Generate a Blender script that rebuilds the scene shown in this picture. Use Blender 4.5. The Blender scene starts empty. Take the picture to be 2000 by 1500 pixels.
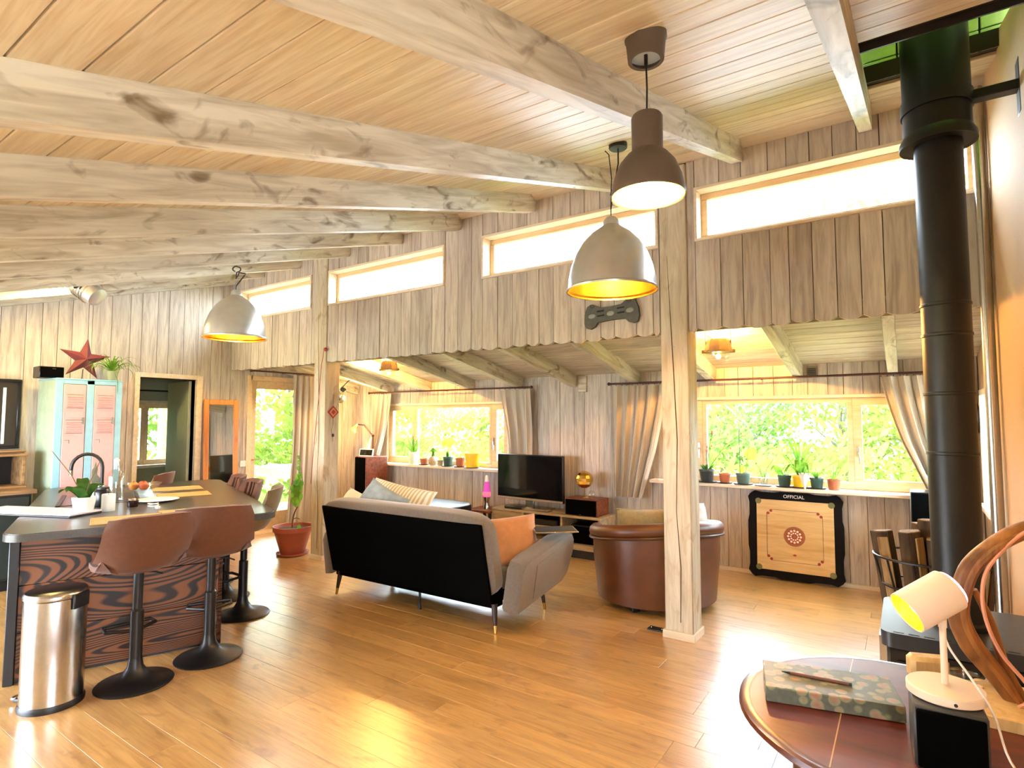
import bpy, bmesh, math, random
from math import sin, cos, pi, radians, atan2, sqrt
from mathutils import Vector, Matrix
random.seed(7)
scene = bpy.context.scene
col = scene.collection

# ------------------------------------------------------------------ camera, world, light, exposure
cam_d = bpy.data.cameras.new('camera'); cam = bpy.data.objects.new('camera', cam_d); col.objects.link(cam)
cam.location = (0, 0, 1.55); cam.rotation_euler = (radians(90 + 3.531), 0, radians(34.427))
cam_d.sensor_width = 36; cam_d.lens = 1115.3 / 2000 * 36; cam_d.clip_start = .05; cam_d.clip_end = 200
scene.camera = cam
world = bpy.data.worlds.new('overcast_sky'); scene.world = world; world.use_nodes = True
bg = world.node_tree.nodes['Background']; bg.inputs[0].default_value = (.85, .96, 1.12, 1); bg.inputs[1].default_value = 13.0
scene.view_settings.view_transform = 'Standard'; scene.view_settings.look = 'None'
scene.view_settings.gamma = 1; scene.view_settings.use_curve_mapping = False
scene.view_settings.exposure = 1.42
try:
    scene.cycles.max_bounces = 6; scene.cycles.diffuse_bounces = 4; scene.cycles.glossy_bounces = 3; scene.cycles.transmission_bounces = 4; scene.cycles.transparent_max_bounces = 16
    scene.cycles.sample_clamp_indirect = 5; scene.cycles.use_adaptive_sampling = True; scene.cycles.adaptive_threshold = .18
except Exception: pass

def portal(name, c, w, h, rot):
    l = bpy.data.lights.new(name, 'AREA'); l.shape = 'RECTANGLE'; l.size = w; l.size_y = h
    l.cycles.is_portal = True
    o = bpy.data.objects.new(name, l); col.objects.link(o); o.location = c; o.rotation_euler = rot
RY = (radians(-90), 0, 0)     # faces -Y
for x0, x1 in ((-7.1, -5.61), (-5.35, -3.58), (-3.13, -1.42), (-1.19, .5)):
    portal('daylight_portal', ((x0 + x1) / 2, 4.3, 3.02), x1 - x0, .4, RY)
portal('daylight_portal', (-5.47, 6.36, 1.32), 2.3, .95, RY)
portal('daylight_portal', (-.98, 6.36, 1.32), 2.5, .95, RY)
portal('daylight_portal', (-7.5, 4.85, 1.1), 2.1, 1, (0, radians(-90), 0))
portal('daylight_portal', (.66, -.2, 1.45), .95, 1.5, (0, radians(90), 0))
portal('daylight_portal', (-5.5, -1.12, 1.0), 3.7, 1.9, (radians(90), 0, 0))

def lamp(name, kind, loc, power, color, parent=None, **kw):
    l = bpy.data.lights.new(name, kind); l.energy = power; l.color = color
    for k, v in kw.items(): setattr(l, k, v)
    o = bpy.data.objects.new(name, l); col.objects.link(o); o.location = loc
    if parent: o.parent = parent
    return o
WARM = (1, .66, .25)

# ------------------------------------------------------------------ mesh helpers
class B:
    def __init__(s): s.v = []; s.f = []
    def _add(s, vs, fs):
        n = len(s.v); s.v += [tuple(p) for p in vs]; s.f += [tuple(i + n for i in f) for f in fs]; return s
    def xf(s, M, start=0):
        for i in range(start, len(s.v)): s.v[i] = tuple(M @ Vector(s.v[i]))
        return s
    def box(s, x0, x1, y0, y1, z0, z1, ch=0):
        if ch <= 0:
            v = [(x, y, z) for z in (z0, z1) for y in (y0, y1) for x in (x0, x1)]
            return s._add(v, [(0, 2, 3, 1), (4, 5, 7, 6), (0, 1, 5, 4), (2, 6, 7, 3), (0, 4, 6, 2), (1, 3, 7, 5)])
        ch = min(ch, abs(x1 - x0) * .45, abs(y1 - y0) * .45, abs(z1 - z0) * .45)
        X, Y, Z = (x0, x1), (y0, y1), (z0, z1); v = []; ix = {}
        for i in (0, 1):
            for j in (0, 1):
                for k in (0, 1):
                    sx, sy, sz = 1 - 2 * i, 1 - 2 * j, 1 - 2 * k
                    for a in range(3):
                        p = [X[i] + sx * ch, Y[j] + sy * ch, Z[k] + sz * ch]
                        p[a] = (X[i], Y[j], Z[k])[a]
                        ix[(i, j, k, a)] = len(v); v.append(tuple(p))
        f = []
        def face(keys):
            f.append(tuple(ix[k] for k in keys))
        for a in range(3):
            b, c = (a + 1) % 3, (a + 2) % 3
            for e in (0, 1):
                q = []
                for m, n in ((0, 0), (1, 0), (1, 1), (0, 1)):
                    t = [0, 0, 0]; t[a] = e; t[b] = m; t[c] = n; q.append((*t, a))
                face(q if e else q[::-1])
            for m in (0, 1):
                for n in (0, 1):
                    t0 = [0, 0, 0]; t0[a] = 0; t0[b] = m; t0[c] = n; t1 = list(t0); t1[a] = 1
                    q = [(*t0, b), (*t1, b), (*t1, c), (*t0, c)]
                    face(q if m != n else q[::-1])
        for i in (0, 1):
            for j in (0, 1):
                for k in (0, 1):
                    q = [(i, j, k, 0), (i, j, k, 1), (i, j, k, 2)]
                    face(q if (i + j + k) % 2 else q[::-1])
        return s._add(v, f)
    def prism(s, poly, axis, a, b):
        n = len(poly)
        def P(p, t):
            return {'x': (t, p[0], p[1]), 'y': (p[0], t, p[1]), 'z': (p[0], p[1], t)}[axis]
        v = [P(p, a) for p in poly] + [P(p, b) for p in poly]
        f = [tuple(range(n))[::-1], tuple(range(n, 2 * n))] + [(i, (i + 1) % n, n + (i + 1) % n, n + i) for i in range(n)]
        return s._add(v, f)
    def lathe(s, prof, n=24, c=(0, 0, 0), cap=True):
        v = []; f = []
        for r, z in prof:
            for i in range(n):
                a = 2 * pi * i / n; v.append((c[0] + r * cos(a), c[1] + r * sin(a), c[2] + z))
        m = len(prof)
        for j in range(m - 1):
            for i in range(n):
                k = (i + 1) % n; f.append((j * n + i, j * n + k, (j + 1) * n + k, (j + 1) * n + i))
        if cap:
            if prof[0][0] > 1e-5: f.append(tuple(range(n))[::-1])
            if prof[-1][0] > 1e-5: f.append(tuple(range((m - 1) * n, m * n)))
        return s._add(v, f)
    def tube(s, pts, r, n=8, closed=False):
        pts = [Vector(p) for p in pts]; m = len(pts); rs = r if isinstance(r, (list, tuple)) else [r] * m
        v = []; f = []; up = None
        for i, p in enumerate(pts):
            if closed: t = (pts[(i + 1) % m] - pts[i - 1])
            else: t = pts[min(i + 1, m - 1)] - pts[max(i - 1, 0)]
            if t.length < 1e-9: t = Vector((0, 0, 1))
            t.normalize()
            if up is None: up = Vector((0, 0, 1)) if abs(t.z) < .9 else Vector((1, 0, 0))
            x = up - t * up.dot(t)
            if x.length < 1e-6: x = Vector((1, 0, 0)) - t * t.x
            x.normalize(); y = t.cross(x); up = x
            for k in range(n):
                a = 2 * pi * k / n; v.append(p + (x * cos(a) + y * sin(a)) * rs[i])
        for i in range(m if closed else m - 1):
            j = (i + 1) % m
            for k in range(n):
                l = (k + 1) % n; f.append((i * n + k, i * n + l, j * n + l, j * n + k))
        if not closed:
            f.append(tuple(range(n))[::-1]); f.append(tuple(range((m - 1) * n, m * n)))
        return s._add(v, f)
    def ball(s, c, r, nu=16, nv=10):
        if not isinstance(r, (list, tuple)): r = (r, r, r)
        v = []; f = []
        for j in range(nv + 1):
            t = pi * j / nv
            for i in range(nu):
                a = 2 * pi * i / nu; v.append((c[0] + r[0] * sin(t) * cos(a), c[1] + r[1] * sin(t) * sin(a), c[2] - r[2] * cos(t)))
        for j in range(nv):
            for i in range(nu):
                k = (i + 1) % nu; f.append((j * nu + i, j * nu + k, (j + 1) * nu + k, (j + 1) * nu + i))
        return s._add(v, f)
    def grid(s, fn, nu, nv, thick=0, cu=False):
        P = [[Vector(fn(i / nu, j / nv)) for i in range(nu + 1)] for j in range(nv + 1)]
        w = nu + 1
        v = [p for row in P for p in row]; f = [(j * w + i, j * w + i + 1, (j + 1) * w + i + 1, (j + 1) * w + i) for j in range(nv) for i in range(nu)]
        if thick:
            N = len(v); q = []
            for j in range(nv + 1):
                for i in range(nu + 1):
                    du = P[j][min(i + 1, nu)] - P[j][max(i - 1, 0)]; dv = P[min(j + 1, nv)][i] - P[max(j - 1, 0)][i]
                    n = du.cross(dv)
                    n = n.normalized() if n.length > 1e-9 else Vector((0, 0, 1)); q.append(P[j][i] + n * thick)
            v += q; f2 = [tuple(i + N for i in t) for t in f]; f = [t[::-1] for t in f] + f2
            bd = [(j * w, (j + 1) * w) for j in range(nv)] + [(nv * w + i, nv * w + i + 1) for i in range(nu)] + \
                 [((j + 1) * w + nu, j * w + nu) for j in range(nv)] + [(i + 1, i) for i in range(nu)]
            f += [(a, b, b + N, a + N) for a, b in bd]
        return s._add(v, f)
    def blade(s, base, d, L, w, droop, n=6, up=1.0, fold=.3):
        """arching strap leaf: base point, horizontal direction angle, length, width, droop"""
        b = Vector(base); h = Vector((cos(d), sin(d), 0)); side = Vector((-sin(d), cos(d), 0))
        rows = []; p = b.copy(); el = up
        for i in range(n + 1):
            t = i / n; ww = w * (.55 + .9 * t) * (1 - t) ** .6 if t < 1 else 0.0003
            ww = max(ww, .0004); rows.append((p - side * ww, p + Vector((0, 0, -ww * fold)), p + side * ww))
            a = el - droop * t * t; p = p + (h * cos(a) + Vector((0, 0, sin(a)))) * (L / n)
        v = [q for r in rows for q in r]; f = []
        for i in range(n):
            for k in (0, 1): f.append((i * 3 + k, i * 3 + k + 1, (i + 1) * 3 + k + 1, (i + 1) * 3 + k))
        return s._add(v, f)
    def leaf(s, c, nrm, tip, L, W):
        n = Vector(nrm).normalized(); t = Vector(tip); t = (t - n * t.dot(n)).normalized(); b = n.cross(t); c = Vector(c)
        pr = ((0, .06), (.15, .42), (.4, .5), (.7, .34), (1, .02)); v = []; f = []
        for a, w in pr:
            for k in (-1, 0, 1): v.append(c + t * (L * a) + b * (W * w * k) + n * (.12 * W * abs(k) - .25 * L * a * a))
        for i in range(4):
            for k in (0, 1): f.append((i * 3 + k, i * 3 + k + 1, (i + 1) * 3 + k + 1, (i + 1) * 3 + k))
        return s._add(v, f)

def curve(pts, k=5):
    P = [Vector(p) for p in pts]; P = [P[0] * 2 - P[1]] + P + [P[-1] * 2 - P[-2]]; out = []
    for i in range(1, len(P) - 2):
        a, b, c, d = P[i - 1], P[i], P[i + 1], P[i + 2]
        for j in range(k):
            t = j / k; out.append(.5 * (2 * b + (c - a) * t + (2 * a - 5 * b + 4 * c - d) * t * t + (3 * b - a - 3 * c + d) * t ** 3))
    out.append(P[-2]); return out
def ramp(rs, k=5):
    return [rs[i] + (rs[i + 1] - rs[i]) * j / k for i in range(len(rs) - 1) for j in range(k)] + [rs[-1]]
def mesh(name, b, mat, smooth=True, ang=38):
    me = bpy.data.meshes.new(name); me.from_pydata(b.v, [], b.f)
    bm = bmesh.new(); bm.from_mesh(me); bmesh.ops.recalc_face_normals(bm, faces=bm.faces); bm.to_mesh(me); bm.free(); me.update()
    if smooth:
        me.polygons.foreach_set('use_smooth', [True] * len(me.polygons)); me.set_sharp_from_angle(angle=radians(ang))
    if mat is not None: me.materials.append(mat)
    return me
def obj(name, b, mat, parent=None, smooth=True, label=None, ang=38):
    o = bpy.data.objects.new(name, b if isinstance(b, bpy.types.Mesh) else mesh(name, b, mat, smooth, ang))
    col.objects.link(o)
    if parent is not None: o.parent = parent
    if label: o['label'] = label
    return o
def tag(o, label, cat, group=None, kind=None):
    o['label'] = label; o['category'] = cat
    if group: o['group'] = group
    if kind: o['kind'] = kind
    return o
def thing(name, label, cat, loc=(0, 0, 0), rz=0, group=None):
    o = bpy.data.objects.new(name, None); col.objects.link(o); o.empty_display_size = .1
    o.location = loc; o.rotation_euler = (0, 0, rz); return tag(o, label, cat, group)
def struct(name, b, mat, label, cat='structure', smooth=True):
    o = obj(name, b, mat, None, smooth); o['kind'] = 'structure'; o['label'] = label; o['category'] = cat; return o
def dup(root, loc, rz, label, group=None):
    r = root.copy(); col.objects.link(r); r.location = loc; r.rotation_euler = (0, 0, rz); r['label'] = label
    if group: r['group'] = group
    for ch in list(root.children):
        c = ch.copy(); col.objects.link(c); c.parent = r
        for g in ch.children:
            d = g.copy(); col.objects.link(d); d.parent = c
    return r

# ------------------------------------------------------------------ materials
def lin(c):
    if isinstance(c, str): c = tuple(int(c[i:i + 2], 16) / 255 for i in (0, 2, 4))
    return tuple((x / 12.92 if x <= .04045 else ((x + .055) / 1.055) ** 2.4) for x in c) + (1,)
MAT = {}
def base_mat(name):
    m = bpy.data.materials.new(name); m.use_nodes = True; nt = m.node_tree; p = nt.nodes['Principled BSDF']; MAT[name] = m
    return m, nt, p
def plain(name, c, rough=.5, metal=0, noise=0, nscale=30, coat=0, bump=0, emit=None, es=0, spec=None, sheen=0, alpha=None, trans=0):
    m, nt, p = base_mat(name); L = nt.links
    p.inputs['Base Color'].default_value = lin(c); p.inputs['Roughness'].default_value = rough; p.inputs['Metallic'].default_value = metal
    if coat: p.inputs['Coat Weight'].default_value = coat
    if spec is not None: p.inputs['Specular IOR Level'].default_value = spec
    if sheen: p.inputs['Sheen Weight'].default_value = sheen
    if trans: p.inputs['Transmission Weight'].default_value = trans
    if emit: p.inputs['Emission Color'].default_value = lin(emit); p.inputs['Emission Strength'].default_value = es
    if not noise and not bump: return m
    tc = nt.nodes.new('ShaderNodeTexCoord'); nz = nt.nodes.new('ShaderNodeTexNoise'); nz.inputs['Scale'].default_value = nscale; nz.inputs['Detail'].default_value = 2
    L.new(tc.outputs['Object'], nz.inputs['Vector'])
    amt = noise if noise else .06
    mx = nt.nodes.new('ShaderNodeMix'); mx.data_type = 'RGBA'; mx.blend_type = 'MULTIPLY'
    rm = nt.nodes.new('ShaderNodeValToRGB'); rm.color_ramp.elements[0].position = .3; rm.color_ramp.elements[1].position = .7
    g = 1 - amt; rm.color_ramp.elements[0].color = (g, g, g, 1)
    L.new(nz.outputs['Fac'], rm.inputs['Fac']); mx.inputs[0].default_value = 1; mx.inputs['A'].default_value = lin(c)
    L.new(rm.outputs['Color'], mx.inputs['B']); L.new(mx.outputs['Result'], p.inputs['Base Color'])
    if bump:
        bn = nt.nodes.new('ShaderNodeBump'); bn.inputs['Strength'].default_value = bump; bn.inputs['Distance'].default_value = .01
        L.new(nz.outputs['Fac'], bn.inputs['Height']); L.new(bn.outputs['Normal'], p.inputs['Normal'])
    return m
def wood(name, light, dark, axis='x', sc=6, rough=.6, stretch=12, vary=.16, knots=None, bump=0, ring=0, coat=0, mid=.5):
    m, nt, p = base_mat(name); N = nt.nodes; L = nt.links
    tc = N.new('ShaderNodeTexCoord'); oi = N.new('ShaderNodeObjectInfo')
    ml = N.new('ShaderNodeVectorMath'); ml.operation = 'SCALE'; ml.inputs[0].default_value = (13.1, 7.7, 21.3); L.new(oi.outputs['Random'], ml.inputs['Scale'])
    ad = N.new('ShaderNodeVectorMath'); ad.operation = 'ADD'; L.new(tc.outputs['Object'], ad.inputs[0]); L.new(ml.outputs[0], ad.inputs[1])
    mp = N.new('ShaderNodeMapping'); s = [stretch, stretch, stretch]; s['xyz'.index(axis)] = 1; mp.inputs['Scale'].default_value = s
    L.new(ad.outputs[0], mp.inputs['Vector'])
    n1 = N.new('ShaderNodeTexNoise'); n1.inputs['Scale'].default_value = sc * .35; n1.inputs['Detail'].default_value = 3; n1.inputs['Roughness'].default_value = .65; n1.inputs['Distortion'].default_value = .6
    L.new(mp.outputs[0], n1.inputs['Vector'])
    fac = n1.outputs['Fac']
    if ring:
        mp2 = N.new('ShaderNodeMapping'); s2 = [1, 1, 1]; s2['xyz'.index(axis)] = .14; mp2.inputs['Scale'].default_value = s2; L.new(ad.outputs[0], mp2.inputs['Vector'])
        n0 = N.new('ShaderNodeTexNoise'); n0.inputs['Scale'].default_value = 3.2; n0.inputs['Detail'].default_value = 0.6; L.new(mp2.outputs[0], n0.inputs['Vector'])
        mu = N.new('ShaderNodeMath'); mu.operation = 'MULTIPLY'; mu.inputs[1].default_value = ring; L.new(n0.outputs['Fac'], mu.inputs[0])
        sn = N.new('ShaderNodeMath'); sn.operation = 'SINE'; L.new(mu.outputs[0], sn.inputs[0])
        mr = N.new('ShaderNodeMapRange'); mr.inputs['From Min'].default_value = -1; L.new(sn.outputs[0], mr.inputs['Value'])
        mm = N.new('ShaderNodeMath'); mm.operation = 'MULTIPLY_ADD'; mm.inputs[1].default_value = .65; L.new(mr.outputs[0], mm.inputs[0])
        m3 = N.new('ShaderNodeMath'); m3.operation = 'MULTIPLY'; m3.inputs[1].default_value = .4; L.new(n1.outputs['Fac'], m3.inputs[0]); L.new(m3.outputs[0], mm.inputs[2])
        fac = mm.outputs[0]
    rp = N.new('ShaderNodeValToRGB'); e = rp.color_ramp.elements; e[0].position = mid - .18; e[0].color = lin(dark); e[1].position = mid + .12; e[1].color = lin(light)
    L.new(fac, rp.inputs['Fac']); out = rp.outputs['Color']
    if knots:
        kp = N.new('ShaderNodeMapping'); ks = [1.6, 1.6, 1.6]; ks['xyz'.index(axis)] = .75; kp.inputs['Scale'].default_value = ks; L.new(ad.outputs[0], kp.inputs['Vector'])
        vo = N.new('ShaderNodeTexNoise'); vo.inputs['Scale'].default_value = 5.5; vo.inputs['Detail'].default_value = 3; vo.inputs['Distortion'].default_value = 1.2; L.new(kp.outputs[0], vo.inputs['Vector'])
        kr = N.new('ShaderNodeValToRGB'); kr.color_ramp.elements[0].position = .57; kr.color_ramp.elements[0].color = (0, 0, 0, 1); kr.color_ramp.elements[1].position = .74
        L.new(vo.outputs['Fac'], kr.inputs['Fac'])
        mx = N.new('ShaderNodeMix'); mx.data_type = 'RGBA'; L.new(kr.outputs['Color'], mx.inputs[0]); L.new(out, mx.inputs['A']); mx.inputs['B'].default_value = lin(knots); out = mx.outputs['Result']
    hs = N.new('ShaderNodeHueSaturation'); L.new(out, hs.inputs['Color'])
    mr = N.new('ShaderNodeMapRange'); mr.inputs['To Min'].default_value = 1 - vary; mr.inputs['To Max'].default_value = 1 + vary * .6; L.new(oi.outputs['Random'], mr.inputs['Value']); L.new(mr.outputs[0], hs.inputs['Value'])
    L.new(hs.outputs[0], p.inputs['Base Color']); p.inputs['Roughness'].default_value = rough
    if coat: p.inputs['Coat Weight'].default_value = coat; p.inputs['Coat Roughness'].default_value = .3; p.inputs['Coat IOR'].default_value = 1.5 + .55 * coat
    if not bump: return m
    bn = N.new('ShaderNodeBump'); bn.inputs['Strength'].default_value = bump; bn.inputs['Distance'].default_value = .006
    L.new(n1.outputs['Fac'], bn.inputs['Height']); L.new(bn.outputs['Normal'], p.inputs['Normal'])
    return m
def thin_glass(name, tint=(.97, 1, .98), refl=.05, rough=.02):
    m = bpy.data.materials.new(name); m.use_nodes = True; nt = m.node_tree; nt.nodes.clear(); MAT[name] = m
    o = nt.nodes.new('ShaderNodeOutputMaterial'); t = nt.nodes.new('ShaderNodeBsdfTransparent'); g = nt.nodes.new('ShaderNodeBsdfGlossy'); mx = nt.nodes.new('ShaderNodeMixShader')
    t.inputs[0].default_value = (*tint, 1); g.inputs['Roughness'].default_value = rough; mx.inputs[0].default_value = refl
    nt.links.new(t.outputs[0], mx.inputs[1]); nt.links.new(g.outputs[0], mx.inputs[2]); nt.links.new(mx.outputs[0], o.inputs[0]); return m
def leafy(name, c1, c2, trans=.5, scale=3):
    m = bpy.data.materials.new(name); m.use_nodes = True; nt = m.node_tree; nt.nodes.clear(); L = nt.links; MAT[name] = m
    o = nt.nodes.new('ShaderNodeOutputMaterial'); d = nt.nodes.new('ShaderNodeBsdfDiffuse'); t = nt.nodes.new('ShaderNodeBsdfTranslucent'); mx = nt.nodes.new('ShaderNodeMixShader'); mx.inputs[0].default_value = trans
    tc = nt.nodes.new('ShaderNodeTexCoord'); nz = nt.nodes.new('ShaderNodeTexNoise'); nz.inputs['Scale'].default_value = scale; nz.inputs['Detail'].default_value = 3
    rp = nt.nodes.new('ShaderNodeValToRGB'); rp.color_ramp.elements[0].position = .35; rp.color_ramp.elements[1].position = .65; rp.color_ramp.elements[0].color = lin(c1); rp.color_ramp.elements[1].color = lin(c2)
    L.new(tc.outputs['Object'], nz.inputs['Vector']); L.new(nz.outputs['Fac'], rp.inputs['Fac'])
    for s in (d, t): L.new(rp.outputs['Color'], s.inputs[0])
    L.new(d.outputs[0], mx.inputs[1]); L.new(t.outputs[0], mx.inputs[2]); L.new(mx.outputs[0], o.inputs[0]); return m
def glow(name, c, s, back=None):
    m, nt, p = base_mat(name); p.inputs['Base Color'].default_value = lin(c); p.inputs['Emission Color'].default_value = lin(c); p.inputs['Emission Strength'].default_value = s; return m
def stripes(name, c1, c2, axis='x', scale=40, rough=.8):
    m, nt, p = base_mat(name); tc = nt.nodes.new('ShaderNodeTexCoord'); w = nt.nodes.new('ShaderNodeTexWave'); w.bands_direction = axis.upper(); w.inputs['Scale'].default_value = scale; w.inputs['Distortion'].default_value = .4
    rp = nt.nodes.new('ShaderNodeValToRGB'); rp.color_ramp.elements[0].position = .5; rp.color_ramp.elements[1].position = .62; rp.color_ramp.elements[0].color = lin(c1); rp.color_ramp.elements[1].color = lin(c2)
    nt.links.new(tc.outputs['Object'], w.inputs['Vector']); nt.links.new(w.outputs['Fac'], rp.inputs['Fac']); nt.links.new(rp.outputs['Color'], p.inputs['Base Color']); p.inputs['Roughness'].default_value = rough; return m

WALLZ = wood('whitewashed_plank_wood', 'cabfae', 'a6978a', 'z', 7, .6, 11, .16)
CEILX = wood('honey_ceiling_plank_wood', 'e2d4b4', 'cbb58e', 'x', 7, .5, 13, .1)
LEANX = wood('lean_to_plank_wood', 'cfc3ae', 'a9997f', 'x', 7, .55, 13, .14)
RAFT = wood('limed_rafter_wood', 'd4cdba', 'a99d86', 'y', 5, .5, 10, .1, knots='746248')
POSTW = wood('limed_post_wood', 'cdc2aa', 'ab9c80', 'z', 5, .55, 10, .05, knots='a88e6c')
TRIM = wood('pale_trim_wood', 'e6d6bc', 'd6c2a0', 'x', 5, .5, 12, .05)
FRAMEW = wood('window_frame_wood', 'dfc096', 'd2ae7e', 'x', 5, .45, 12, .05)
OAK = wood('oiled_oak_floor', 'd4a560', 'b28044', 'x', 9, .3, 14, .18, knots='9a6a34', coat=1)
GLASS = thin_glass('window_glass'); CLEAR = thin_glass('clear_glassware', (.96, .98, .97), .14)
BLACK = plain('matte_black_steel', '0b0b0c', .42, 0, .1, coat=0)
BLACKG = plain('satin_black_paint', '0e0d0e', .3)
DARKF = plain('black_cloth', '020202', .95, 0, 0, 80, spec=.05)
STEEL = plain('brushed_stainless', 'c2c0bc', .22, 1, .08, 60)
CHROME = plain('polished_chrome', 'd8d8d8', .08, 1)
ALU = plain('spun_aluminium', 'd3d5d6', .3, .8, .1, 14)
GOLD = plain('gold_leaf_lining', 'd9a13a', .35, 1, .35, 14, bump=.2)
GOLD2 = plain('brass', 'c9a55a', .2, 1)
TERRA = plain('terracotta', 'b4653f', .75, 0, .15, 20)
SOIL = plain('dark_soil', '3a2a1e', .95, 0, .4, 60, bump=.6)
LEAFM = leafy('fresh_leaf', '4f7a2c', '86ad3c', .35, 9)
LEAFD = leafy('glossy_dark_leaf', '2c4a20', '4a6a2c', .2, 9)
LEAFB = leafy('backlit_lime_leaf', '8fc22c', 'b4dd3a', .6, 9)
CURT = plain('linen_curtain', 'c0b4a2', .9, 0, .1, 120, bump=.15, sheen=.2)
WHITE = plain('white_plastic', 'eae7e0', .4)
# ================================================================== THE SETTING
XL, XR, YB, YC = -7.3, .53, 6.2, 4.07
SL = .2893; TH = math.atan(SL); ZC = 3.48                       # main roof
def zceil(y): return ZC + SL * (y - YC)
S2 = .2; TH2 = math.atan(S2); ZB = 2.085                        # lean-to roof
def zlean(y): return ZB + S2 * (YB - y)

# floor: oak planks running along X
floor = struct('floor', B().box(XL - .3, XR + .1, -1.3, YB + .1, -.08, -.012), plain('sub_floor', '5a4128', .9), 'honey oiled oak plank floor of the whole living room', 'floor')
PL = {}
def plank_mesh(L):
    k = round(L, 2)
    if k not in PL: PL[k] = mesh('plank', B().box(0, k - .0015, 0, .1485, -.012, 0, .0007), OAK, False)
    return PL[k]
y = -1.1; row = 0
while y < YB - .001:
    x = XL - .02 - random.choice((0, .35, .7, 1.05, 1.4))
    while x < XR - .02:
        L = random.choice((1.5, 1.85, 2.2))
        o = obj('plank', plank_mesh(L), None, floor); o.location = (x, y, 0); x += L
    y += .15; row += 1

# main ceiling (slab, planks and rafters live in one sloping frame)
HX0, HS0, HS1 = -.13, -1.4, -.62                               # opening round the flue
cb = B().box(XL - .1, HX0, -5.7, .25, .02, .1).box(HX0, XR + .1, -5.7, HS0, .02, .1).box(HX0, XR + .1, HS1, .25, .02, .1)
ceiling = struct('ceiling', cb, plain('roof_board', '2c2114', .9), 'sloping ceiling of honey planks carried on limed rafters', 'ceiling')
ceiling.location = (0, YC, ZC); ceiling.rotation_euler = (TH, 0, 0)
mp_full = mesh('ceiling_plank', B().box(XL, XR, 0, .158, 0, .018, .003), CEILX, False)
mp_cut = mesh('ceiling_plank_cut', B().box(XL, HX0, 0, .158, 0, .018, .003), CEILX, False)
s = .12
while s > -5.6:
    s -= .164
    m = mp_cut if (s + .16 > HS0 and s < HS1) else mp_full
    o = obj('plank', m, None, ceiling); o.location = (0, s, 0)
rb = B().prism([(-5.6, 0), (.03, 0), (-.015, -.105), (-.045, -.147), (-5.6, -.147)], 'x', -.07, 0)
rm = mesh('rafter', rb, RAFT)
for x in (-.1, -.86, -1.75, -2.55, -3.37, -4.14, -4.95, -5.82, -6.56, -7.22):
    o = obj('rafter', rm, None, ceiling); o.location = (x, 0, 0)
# trims framing the flue opening, tiled flue box above it
DKT = plain('dark_opening_trim', '171310', .6)
obj('opening_trim', B().box(HX0, XR, HS0 - .02, HS0, -.012, .1), DKT, ceiling)
obj('opening_trim', B().box(HX0 - .02, HX0, HS0 - .02, HS1, -.012, .1), DKT, ceiling)
GREFL = plain('reflection_green_tile', 'c2d98a', .3, 0, .1)  # green reflection of the foliage put into the tile colour
fb = thing('flue_box', 'pale green tiled box in the roof around the black flue', 'flue box')
fb.location = (0, YC, ZC); fb.rotation_euler = (TH, 0, 0)
for i in range(4):
    for j in range(3):
        obj('tile', B().box(HX0 + .004 + i * .165, HX0 + .161 + i * .165, HS1 + .01, HS1 + .022, .02 + j * .1, .116 + j * .1, .003), GREFL, fb)
for i in range(4):
    obj('side_tile', B().box(HX0 - .022, HX0 - .01, HS0 + .004 + i * .19, HS0 + .19 + i * .19, .1, .32, .003), GREFL, fb)
    obj('side_tile', B().box(XR - .012, XR, HS0 + .004 + i * .19, HS0 + .19 + i * .19, .02, .32, .003), GREFL, fb)
obj('grout_backing', B().box(HX0 - .03, XR + .02, HS1 + .022, HS1 + .04, .1, .33).box(HX0 - .04, HX0 - .022, HS0, HS1, .1, .33), DKT, fb)

TINTSH = leafy('added_green_tint_sheet', '6c7a48', '7c8a52', .9, 2)  # translucent sheet added over the flue box to dim and green the skylight
obj('added_tint_sheet', B().box(HX0 - .05, XR + .08, HS0 - .05, HS1 + .06, .335, .34), TINTSH, fb, False)
obj('rear_board', B().box(HX0 - .03, XR + .02, HS0 - .03, HS0 - .012, .1, .335), DKT, fb)
# ---- clerestory wall
WINS = ((-7.12, -5.61), (-5.31, -3.58), (-3.13, -1.47), (-1.2, .42))
POSTS = ((-5.52, -5.32), (-1.46, -1.26))
SPANS = ((XL, -5.522), (-5.318, -1.462), (-1.258, XR))
ZW0, ZW1 = 2.845, 3.2
cw = B()
for a, b_ in SPANS: cw.box(a, b_, YC + .06, YC + .2, 2.2, ZW0 - .018).box(a, b_, YC + .06, YC + .2, ZW1 + .018, 3.58)
ed = [XL] + [v for w in WINS for v in w] + [XR]
for a, b_ in ((XL, -7.12), (-5.61, -5.522), (-3.58, -3.13), (-1.258, -1.2), (.42, XR)): cw.box(a, b_, YC + .06, YC + .2, ZW0 - .018, ZW1 + .018)
for a, b_ in POSTS: cw.box(a - .01, b_ + .01, YC + .03, YC + .2, 3.425, 3.58)
wall_c = struct('wall_clerestory', cw, plain('wall_core', '6e5c42', .9), 'whitewashed plank wall hanging above the seating bay, with the row of high windows', 'wall')
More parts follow.
